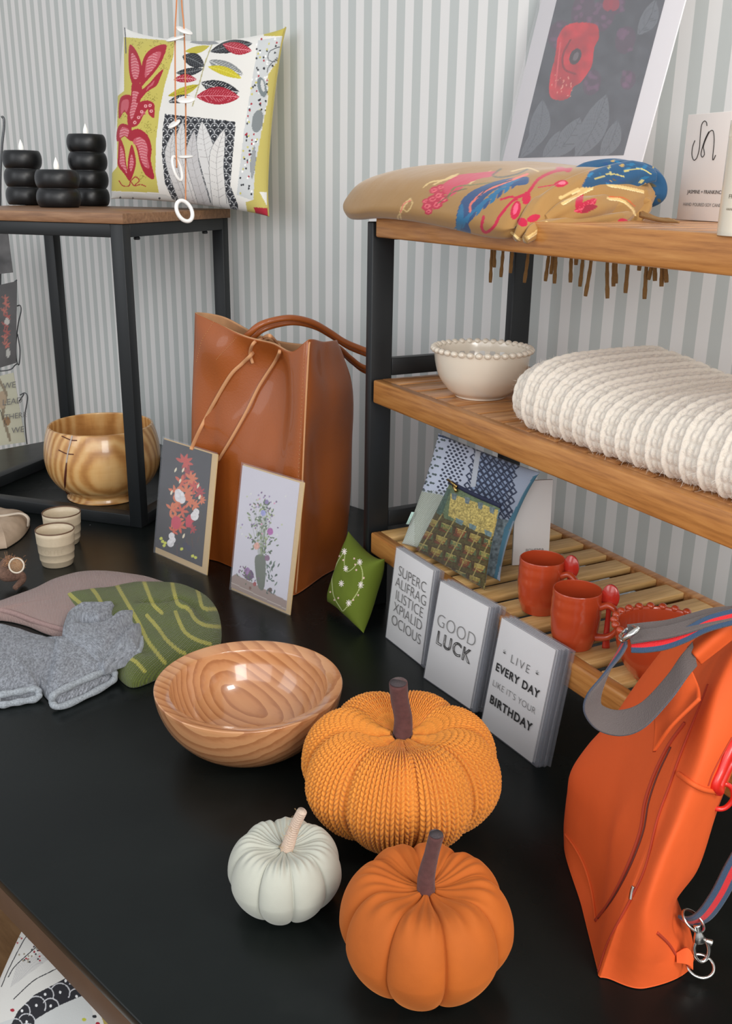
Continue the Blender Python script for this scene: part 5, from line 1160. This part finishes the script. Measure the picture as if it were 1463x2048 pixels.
# ------------------------------------------------------------------ embroidered scarf folded on the top shelf
m_scarf = mat('scarf_wool', vc=True, rough=.9, sheen=.35, bump=[(1500, .35, .0003), (30, .3, .003)])
def zz(L): return [(680+x/1.868, y/1.868) for x, y in L]
RED = (184, 24, 62); BLU = (34, 72, 118); TEAL = (28, 104, 146); GOLD = (214, 182, 120); PNK = (222, 110, 96)
def scarf_p(pt):
    p = pt.tr(680, 0, 1.868)
    p.mottle(.06, .02)
    def ln(pts, w, c): p.line(pts, w, c, True, res=8)
    for pts in ([(230, 790), (215, 810), (225, 830), (250, 850)], [(222, 800), (240, 770), (262, 745), (268, 765), (250, 790), (234, 780)], [(262, 742), (240, 760), (224, 790), (232, 830), (262, 858)], [(310, 700), (340, 680), (400, 670), (440, 650), (400, 665), (350, 690)], [(480, 690), (520, 660), (560, 640)], [(640, 640), (700, 628), (740, 640)]): ln(pts, 5, GOLD)
    ln([(225, 795), (235, 765), (262, 748)], 4, PNK)
    # carnation
    for x, y, r in ((325, 770, 22), (345, 745, 22), (368, 730, 20), (330, 790, 16), (360, 765, 22), (385, 745, 18), (318, 752, 14), (350, 710, 18), (375, 700, 16), (398, 712, 18)):
        p.ell(x, y, r, r*.75, RED, -20); p.ell(x, y, r*.55, r*.4, (226, 100, 110), -20); p.ell(x, y, r*.3, r*.2, RED, -20)
    p.poly([(385, 690), (440, 655), (520, 645), (590, 640), (560, 660), (520, 668), (470, 690), (420, 730), (400, 730)], (196, 60, 84), True)
    ln([(400, 740), (430, 700), (500, 690), (580, 680), (640, 670)], 5, (120, 110, 60)); ln([(365, 760), (420, 720), (470, 705)], 4, (96, 92, 56))
    ln([(600, 630), (570, 655), (600, 662), (660, 650), (700, 632)], 6, (92, 84, 60))
    # blue acanthus
    p.poly([(690, 660), (600, 672), (520, 700), (470, 730), (440, 780), (432, 850), (455, 870), (480, 895), (475, 850), (500, 800), (540, 740), (600, 700), (690, 690), (705, 672)], BLU, True)
    for i in range(9):
        t = i/8; x, y = 660-t*200, 672+t*110+t*t*40; p.leaf(x, y, x-22-t*10, y+34+t*26, 15, TEAL if i % 2 else BLU); p.leaf(x+14, y-4, x-36, y+8+t*26, 11, TEAL)
    p.leaf(455, 760, 440, 872, 26, TEAL); p.leaf(470, 830, 482, 896, 22, BLU)
    ln([(700, 650), (620, 680), (540, 715), (490, 760), (485, 790)], 8, PNK); ln([(640, 672), (560, 700), (510, 740)], 4, (40, 60, 90))
    # red stem with buds
    ln([(860, 632), (800, 640), (740, 670), (700, 720), (650, 745), (600, 800), (575, 845), (545, 868), (528, 850), (535, 810)], 11, RED)
    ln([(862, 630), (850, 640), (830, 628), (810, 628)], 9, RED); ln([(600, 745), (640, 735), (660, 745)], 8, RED)
    p.ell(825, 686, 26, 13, RED, -10); p.ell(828, 684, 14, 6, (236, 110, 130), -10); ln([(740, 700), (800, 690)], 4, RED)
    p.ell(695, 740, 16, 24, RED, 10); p.ell(655, 785, 18, 36, RED, 15); p.ell(655, 780, 8, 22, (232, 90, 120), 15)
    p.ell(680, 830, 20, 16, RED, 30); p.ell(722, 815, 26, 13, RED, -20); p.leaf(872, 790, 958, 742, 42, RED, 8, vein=(214, 84, 104), vw=4); p.leaf(900, 795, 962, 770, 26, (150, 24, 50), -6); p.ell(1055, 828, 20, 12, RED)
    p.leaf(880, 780, 905, 720, 26, RED)
    for pts in ([(640, 870), (680, 895), (740, 860), (770, 830)], [(820, 740), (870, 715), (930, 695), (960, 680)], [(830, 760), (880, 730), (940, 700)], [(940, 640), (980, 628), (1020, 625)], [(1000, 740), (1050, 748), (1090, 780), (1100, 800)], [(1000, 690), (1060, 700), (1130, 715)]): ln(pts, 10, GOLD); ln([(x+3, y+6) for x, y in pts], 3, (236, 214, 160))
    ln([(1000, 735), (1060, 740), (1100, 770)], 4, (200, 90, 40)); ln([(930, 640), (1000, 640), (1050, 610)], 4, PNK)
def blue_fold(pt):
    p = pt.tr(680, 0, 1.868); R_ = random.Random(8)
    p.poly([(930, 640), (1060, 595), (1200, 600), (1230, 720), (1160, 800), (1090, 780), (1100, 700), (1000, 700), (900, 700)], (30, 78, 116))
    for _ in range(60):
        x, y = R_.uniform(930, 1190), R_.uniform(600, 790); p.leaf(x, y, x+R_.uniform(-30, 40), y+R_.uniform(-14, 20), R_.uniform(8, 14), R_.choice([TEAL, (40, 116, 160), BLU, (176, 146, 84), (90, 84, 62), (182, 176, 120)]))
    for pts in ([(950, 670), (1010, 650), (1060, 660)], [(1060, 640), (1120, 630), (1160, 650)], [(1110, 700), (1150, 690), (1170, 720)]): p.line(pts, 4.5, (196, 184, 112), True, res=10)
TAN = (162, 122, 68)
SC = thing('scarf', 'folded tan wool scarf embroidered with flowers, fringed end hanging below the top shelf', 'scarf', S(1.0, .74, .566))
m_fr = mat('tan_fringe', (150, 112, 66), .95, mott=.25, mscale=500, bump=(900, .6, .0005))
def sn_pt(px, py, n_):
    d = (px-W/2)/FPX*RT-(py-H/2)/FPX*UP+FW; return CAM+d*((n_-CAM@SN)/(d@SN))
zt = .5668
secs = []
#        u     front(n,zlow) mid            top front     top back      back
for u, nf, zl, zm, n1, z1, n2, z2, nb in ((1.272, .655, .570, .577, .665, .583, .69, .585, .70), (1.262, .640, .560, .576, .655, .594, .70, .600, .735), (1.235, .628, .553, .572, .648, .600, .71, .612, .78), (1.19, .618, .553, .570, .640, .603, .72, .622, .84), (1.12, .613, .557, .575, .636, .605, .73, .628, .865), (1.03, .611, .556, .576, .634, .605, .73, .628, .868), (.94, .610, .551, .572, .634, .600, .73, .622, .868), (.885, .610, .547, .568, .634, .596, .72, .618, .85), (.850, .612, .547, .562, .632, .583, .69, .602, .79), (.836, .620, .553, .560, .634, .572, .67, .585, .73)):
    secs.append([S(u, (nf+nb)/2, zt), S(u, nf+.030, zt), S(u, nf+.010, min(zl+.002, zt)), S(u, nf, zl+.006), S(u, nf-.002, zm), S(u, n1, z1), S(u, (n1+n2)/2, (z1+z2)/2+.006), S(u, n2, z2), S(u, (n2+nb)/2, z2+.001), S(u, nb-.01, z2-.010), S(u, nb, (z2+zt)/2), S(u, nb-.015, zt)])
P = loft(np.array(secs), 330, 330)
P = P+Z3*(.006*vnoise(P, 9, 2)*np.clip((P[..., 2]-.575)*60, 0, 1))[..., None]
V, F = grid(P, closed_v=True); F.append(list(range(330))[::-1]); F.append(list(range(329*330, 330*330)))
Cc = pattern_mesh(V, scarf_p, TAN); obj('folded_cloth', V, F, m_scarf, SC, col=Cc)
def fold(name, pts, r, r2, painter, n=220, base=TAN):
    V, F = tube([sn_pt(*q) for q in pts], r, 84, n, r2=r2, rfn=lambda t, th: 1+.10*np.sin(2*th+9*t)+.06*np.sin(5*th+14*t)); C_ = pattern_mesh(V, painter, base); return obj(name, V, F, m_scarf, SC, col=C_)
def both(pt): scarf_p(pt)
def topb(pt): scarf_p(pt); blue_fold(pt)
fold('fold', [(1030, 478, .616), (1052, 455, .628), (1085, 420, .655), (1130, 392, .690), (1190, 368, .74), (1262, 350, .80), (1308, 352, .83)], [.004, .010, .015, .0165, .0165, .014, .006], [.004, .0085, .0095, .0095, .010, .010, .005], topb)
fold('fold', [(1050, 478, .618), (1070, 464, .632), (1120, 452, .665), (1180, 445, .715), (1235, 440, .76), (1262, 428, .79)], [.005, .008, .0085, .0085, .008, .004], [.004, .0065, .007, .0075, .008, .004], both)
fold('fold', [(1090, 440, .650), (1130, 425, .675), (1190, 415, .725), (1240, 408, .78), (1285, 400, .82), (1305, 385, .84)], [.005, .011, .0135, .0135, .012, .005], [.004, .008, .009, .009, .009, .004], both)
fold('fold', [(1120, 362, .72), (1170, 346, .765), (1230, 340, .80), (1278, 346, .83), (1306, 362, .845), (1312, 388, .845), (1290, 412, .84)], [.005, .010, .012, .0125, .012, .011, .004], [.004, .009, .010, .010, .009, .009, .004], lambda p: blue_fold(p), base=(34, 80, 116))
fold('fold', [(1200, 432, .74), (1225, 412, .76), (1262, 400, .80), (1288, 410, .82), (1270, 436, .80), (1240, 445, .78)], [.004, .009, .010, .009, .008, .003], [.003, .006, .008, .008, .006, .003], both)
for i, (x, y) in enumerate([(980, 565), (988, 535), (1001, 554), (1020, 546), (1048, 565), (1090, 562), (1101, 548), (1108, 567), (1140, 565), (1151, 530), (1159, 573), (1170, 592), (1214, 597), (1226, 573), (1231, 567), (1250, 586), (1277, 541), (1288, 598), (1296, 559), (1309, 562), (1322, 573), (1332, 565)]):
    b_ = sn_pt(x, y, .83); t0 = b_.copy(); t0[2] = .558; t0 += SU*random.uniform(-.004, .006); mid = (t0+b_)/2+SU*random.uniform(-.0045, .0045)
    V, F = tube([t0, mid, b_], [.0016, .0022, .0026], 8, 16, rfn=lambda t, th: 1+.15*np.sin(th*2+t*30)); obj('tassel', V, F, m_fr, SC)
for k in range(5):
    p3 = [sn_pt(1280, 420+k*3, .82-.012*k), sn_pt(1312+k*2, 430+k*2, .815-.016*k), sn_pt(1338+k*5, 436-(k % 2)*3, .81-.018*k)]
    for q_ in p3[1:]: q_[2] = .5685
    V, F = tube(p3, [.0018, .0016, .0010], 8, 24); obj('tassel', V, F, m_fr, SC)

# ------------------------------------------------------------------ orange backpack
m_can = mat('orange_canvas', (216, 86, 26), .78, bump=[(1300, .25, .0003), (26, .35, .003)], mott=.04, mscale=20)
m_cand = mat('orange_seam', (170, 54, 24), .8); m_redz = mat('red_zip', (214, 36, 26), .35, coat=.3)
BP = thing('backpack', 'orange canvas backpack with striped straps standing at the right edge', 'bag', (.24, .70, 0))
lev = [  # L, panel mid, S, gusset, R
    [(1130, 1684, .785), (1162, 1830, .69), (1197, 1953, .6135), (1290, 1976, .602), (1384, 1932, .628)],
    [(1130, 1640, .790), (1180, 1775, .70), (1218, 1890, .612), (1300, 1905, .596), (1366, 1890, .632)],
    [(1136, 1590, .792), (1200, 1715, .70), (1240, 1830, .612), (1300, 1820, .596), (1346, 1812, .635)],
    [(1146, 1545, .792), (1220, 1640, .70), (1274, 1740, .618), (1330, 1725, .605), (1388, 1735, .645)],
    [(1182, 1492, .79), (1245, 1570, .705), (1308, 1650, .632), (1370, 1620, .618), (1432, 1620, .650)],
    [(1235, 1430, .785), (1285, 1490, .71), (1340, 1545, .650), (1410, 1500, .632), (1490, 1480, .655)],
    [(1290, 1350, .775), (1335, 1405, .715), (1380, 1430, .668), (1440, 1385, .650), (1540, 1370, .658)],
    [(1345, 1282, .765), (1385, 1320, .72), (1412, 1345, .685), (1475, 1300, .665), (1560, 1290, .658)],
    [(1400, 1236, .752), (1425, 1250, .725), (1452, 1262, .70), (1510, 1245, .68), (1570, 1240, .662)]]
R_ = []
for i, row in enumerate(lev):
    pts = [D(*q) for q in row]
    if i == 0:
        for p in pts: p[2] = .0012
    Lp, Rp = pts[0], pts[-1]; mid = (Lp+Rp)/2
    out = np.array([.030, .018, 0])*(1 if i < 7 else .4)
    b1 = Rp*.7+Lp*.3+out; b2 = Rp*.3+Lp*.7+out
    for b in (b1, b2):
        k = b@SN
        if k > .612: b -= SN*(k-.612)
    R_.append([pts[0], pts[1], pts[2]*.75+pts[1]*.25+(pts[2]-pts[1])*.10, pts[2], pts[2]*.8+pts[3]*.2, pts[3], pts[4], b1, b2])
P = loft(np.array(R_), 200, 280)
T_ = np.linspace(0, 1, 200)[:, None]
wrk = (.012*vnoise(P*[1.3, 1.3, .5], 13, 2)+.008*vnoise(P*[1, 1, .4]+3, 26, 2))
ce = P.mean(1, keepdims=True); dd = (P-ce)*[1, 1, 0]; dl = np.linalg.norm(dd, axis=2)[..., None]+1e-9; P = P+dd/dl*wrk[..., None]*np.clip(T_*12, 0, 1)[..., None]
V, F = grid(P, closed_v=True, flip=False); F.append(list(range(280))[::-1]); F.append(list(range(199*280, 200*280)))
obj('bag_body', V, F, m_can, BP); bb_ = mk_bvh(V, F)
def seam(name, pts, r, m, off=.0008, res=80, r2=None):
    V, F = tube(path_on(bb_, pts, off, .68, res), r, 8, r2=r2); return obj(name, V, F, m, BP)
c8 = lambda L: [(1000+x/2.0734, 1060+y/2.0734) for x, y in L]
seam('seam', c8([(405, 1830), (450, 1700), (540, 1530), (600, 1400), (650, 1200), (700, 1060), (750, 920), (830, 720), (860, 640)]), .0010, m_cand)
seam('pocket_zip', c8([(395, 1620), (460, 1530), (530, 1390), (580, 1250), (600, 1130), (640, 1010), (700, 890), (765, 800)]), .0016, m_cand)
seam('pocket_zip', c8([(405, 1610), (472, 1520), (540, 1390), (592, 1250), (614, 1130), (652, 1015), (706, 900)]), .0008, mat('dark_zip', (96, 34, 22), .7))
seam('seam', c8([(268, 1262), (310, 1320), (350, 1400), (378, 1500), (395, 1620)]), .0012, m_can, .0012)
seam('pocket_hem', c8([(738, 1012), (790, 1050), (840, 1075), (888, 1085)]), .0022, m_can, .001); seam('stitching', c8([(740, 1022), (800, 1062), (880, 1090)]), .0006, m_cand, .0022)
seam('zip_chain', c8([(985, 850), (945, 920), (915, 990), (888, 1055), (905, 1080)]), .0046, m_redz, .001); seam('zip_chain', c8([(1000, 900), (960, 960), (930, 1020), (905, 1075)]), .0030, bpy.data.materials['red_zip'], .003)
seam('stitching', c8([(960, 860), (915, 940), (880, 1010), (862, 1060)]), .0007, m_cand, .0005)
seam('zip_tab', c8([(552, 1478), (545, 1500), (540, 1530)]), .0016, MT['chrome'], .001)
seam('seam', c8([(650, 1670), (700, 1720), (745, 1790)]), .0012, m_cand, .0006)
zp = hit(bb_, *c8([(925, 1080)])[0], .006, .65)
V, F = tube([zp+np.array([dx, 0, dz]) for dx, dz in ((0, .006), (.006, .002), (.008, -.008), (.003, -.016), (-.005, -.016), (-.008, -.008), (-.005, .002))], .0020, 8, 40, closed=True); obj('zip_pull', V, F, m_redz, BP)
# folded flap and tab made of canvas
def patch(name, rows_, m, t=.003, off=0, par=None, nu=30, nv=30):
    P = np.array([[D(*q) for q in r] for r in rows_]); P = np.swapaxes(cr(np.swapaxes(cr(P, nu), 0, 1), nv), 0, 1); V, F = solidify(P, t); return obj(name, V, F, m, par or BP)
patch('flap', [[(1308, 1420, .672), (1345, 1385, .664), (1384, 1342, .668)], [(1310, 1450, .655), (1352, 1412, .650), (1396, 1372, .656)], [(1307, 1504, .648), (1340, 1456, .640), (1398, 1398, .640)]], m_can, .003)
patch('strap_tab', [[(1376, 1298, .660), (1420, 1255, .662), (1480, 1212, .666)], [(1388, 1312, .648), (1430, 1275, .650), (1480, 1232, .654)], [(1398, 1326, .652), (1432, 1300, .654), (1480, 1262, .658)]], m_can, .004)
# striped webbing
def strap(name, pts, wv, w, parent, res=120, th=.0022, two=True):
    P_ = [D(*q) for q in pts]; V, F, tt, ss, sd = ribbon(P_, [np.array(v)*w for v in wv], th, res, 25)
    col = np.tile(lin((92, 82, 80)), (len(V), 1))
    if two: m_ = sd > 0; a = np.abs(ss); col[m_ & (a >= .18)] = lin((44, 68, 96)); col[m_ & (a < .18)] = lin((206, 26, 34))
    return obj(name, V, F, MT['web'], parent, col=col)
MT['web'] = mat('webbing', vc=True, rough=.8, bump=(1200, .8, .0008), sheen=.2)
strap('shoulder_strap', [(1252, 1276, .655), (1243, 1296, .652), (1215, 1338, .648), (1190, 1380, .645), (1184, 1412, .643), (1200, 1436, .640), (1240, 1446, .636), (1285, 1430, .634), (1335, 1378, .637), (1366, 1335, .642), (1388, 1308, .650)],
      [(.25, 1, .2), (.4, 1, .25), (.6, .9, .2), (.75, .7, .1), (.7, .7, .2), (.3, .7, .6), (.1, .8, .6), (.1, .8, .6), (.1, .8, .6), (.05, .8, .6), (.0, .8, .6)], .020*-1, BP)
strap('shoulder_strap', [(1262, 1290, .647), (1290, 1290, .643), (1330, 1284, .641), (1370, 1270, .641), (1420, 1246, .644), (1500, 1226, .648)],
      [(.1, .55, .55), (.1, .55, .55), (.1, .55, .55), (.1, .6, .5), (.15, .7, .5), (.2, .8, .4)], .015, BP)
strap('shoulder_strap', [(1258, 1276, .652), (1290, 1271, .648), (1330, 1265, .646), (1370, 1255, .646), (1420, 1240, .648), (1500, 1222, .652)],
      [(.1, 1, .10)]*6, .014, BP, two=False)
strap('shoulder_strap', [(1256, 1262, .668), (1290, 1258, .662), (1340, 1252, .660), (1390, 1238, .660), (1430, 1228, .662), (1500, 1222, .666)],
      [(.1, 1, .18)]*6, .014, BP, two=False)
V, F = merge(tube([D(1244, 1282, .645), D(1276, 1257, .645)], .0022, 10), tube([D(1244, 1282, .645), D(1240, 1272, .668), D(1262, 1254, .672), D(1276, 1257, .645)], .0016, 10, 30)); obj('strap_buckle', V, F, MT['chrome'], BP)
strap('lower_strap', [(1362, 1838, .640), (1385, 1842, .634), (1410, 1828, .632), (1440, 1785, .636), (1470, 1725, .645), (1520, 1640, .66)],
      [(.5, .5, -.7), (.55, .5, -.75), (.7, .4, -.6), (.8, .4, -.4), (.8, .4, -.3), (.8, .4, -.3)], -.022, BP)
def ring3(name, c, ax, ay, ra, rb, r, m, parent):
    V, F = tube([c+ax*ra*math.cos(a)+ay*rb*math.sin(a) for a in np.linspace(0, 2*math.pi, 36, endpoint=False)], r, 10, closed=True); return obj(name, V, F, m, parent)
X_ = np.array([1., 0, 0]); cR = D(1386, 1842, .624)
ring3('strap_ring', cR, nrm(np.array([.8, .1, -.55])), nrm(np.array([.1, .9, .3])), .0115, .0085, .0011, MT['chrome'], BP)
k0, k1, k2 = D(1393, 1850, .618), D(1397, 1875, .616), D(1402, 1925, .615)
V, F = tube([k0, (k0+k1)/2, k1, k1*.8+k2*.2], [.0030, .0026, .0045, .0050], 14, 20, r2=[.0024, .002, .0028, .0024]); obj('swivel_clasp', V, F, MT['chrome'], BP)
ring3('clasp_hook', (k1+k2)/2+np.array([.001, 0, 0]), nrm(np.array([.95, .1, .2])), nrm(k2-k1), .0062, .0110, .0016, MT['chrome'], BP)
V, F = tube([k1+np.array([.005, -.001, -.002]), k1+np.array([.010, -.001, -.004])], [.0018, .0026], 10, 8); obj('clasp_lever', V, F, MT['chrome'], BP)
cL = D(1400, 1932, .612); ring3('strap_ring', cL+Z3*.000, X_, nrm(np.array([0, 1., .55])), .0105, .0090, .0012, MT['chrome'], BP)
patch('ring_tab', [[(1352, 1905, .616), (1372, 1895, .616), (1384, 1908, .614)], [(1352, 1925, .612), (1372, 1928, .610), (1382, 1938, .610)]], m_can, .004)
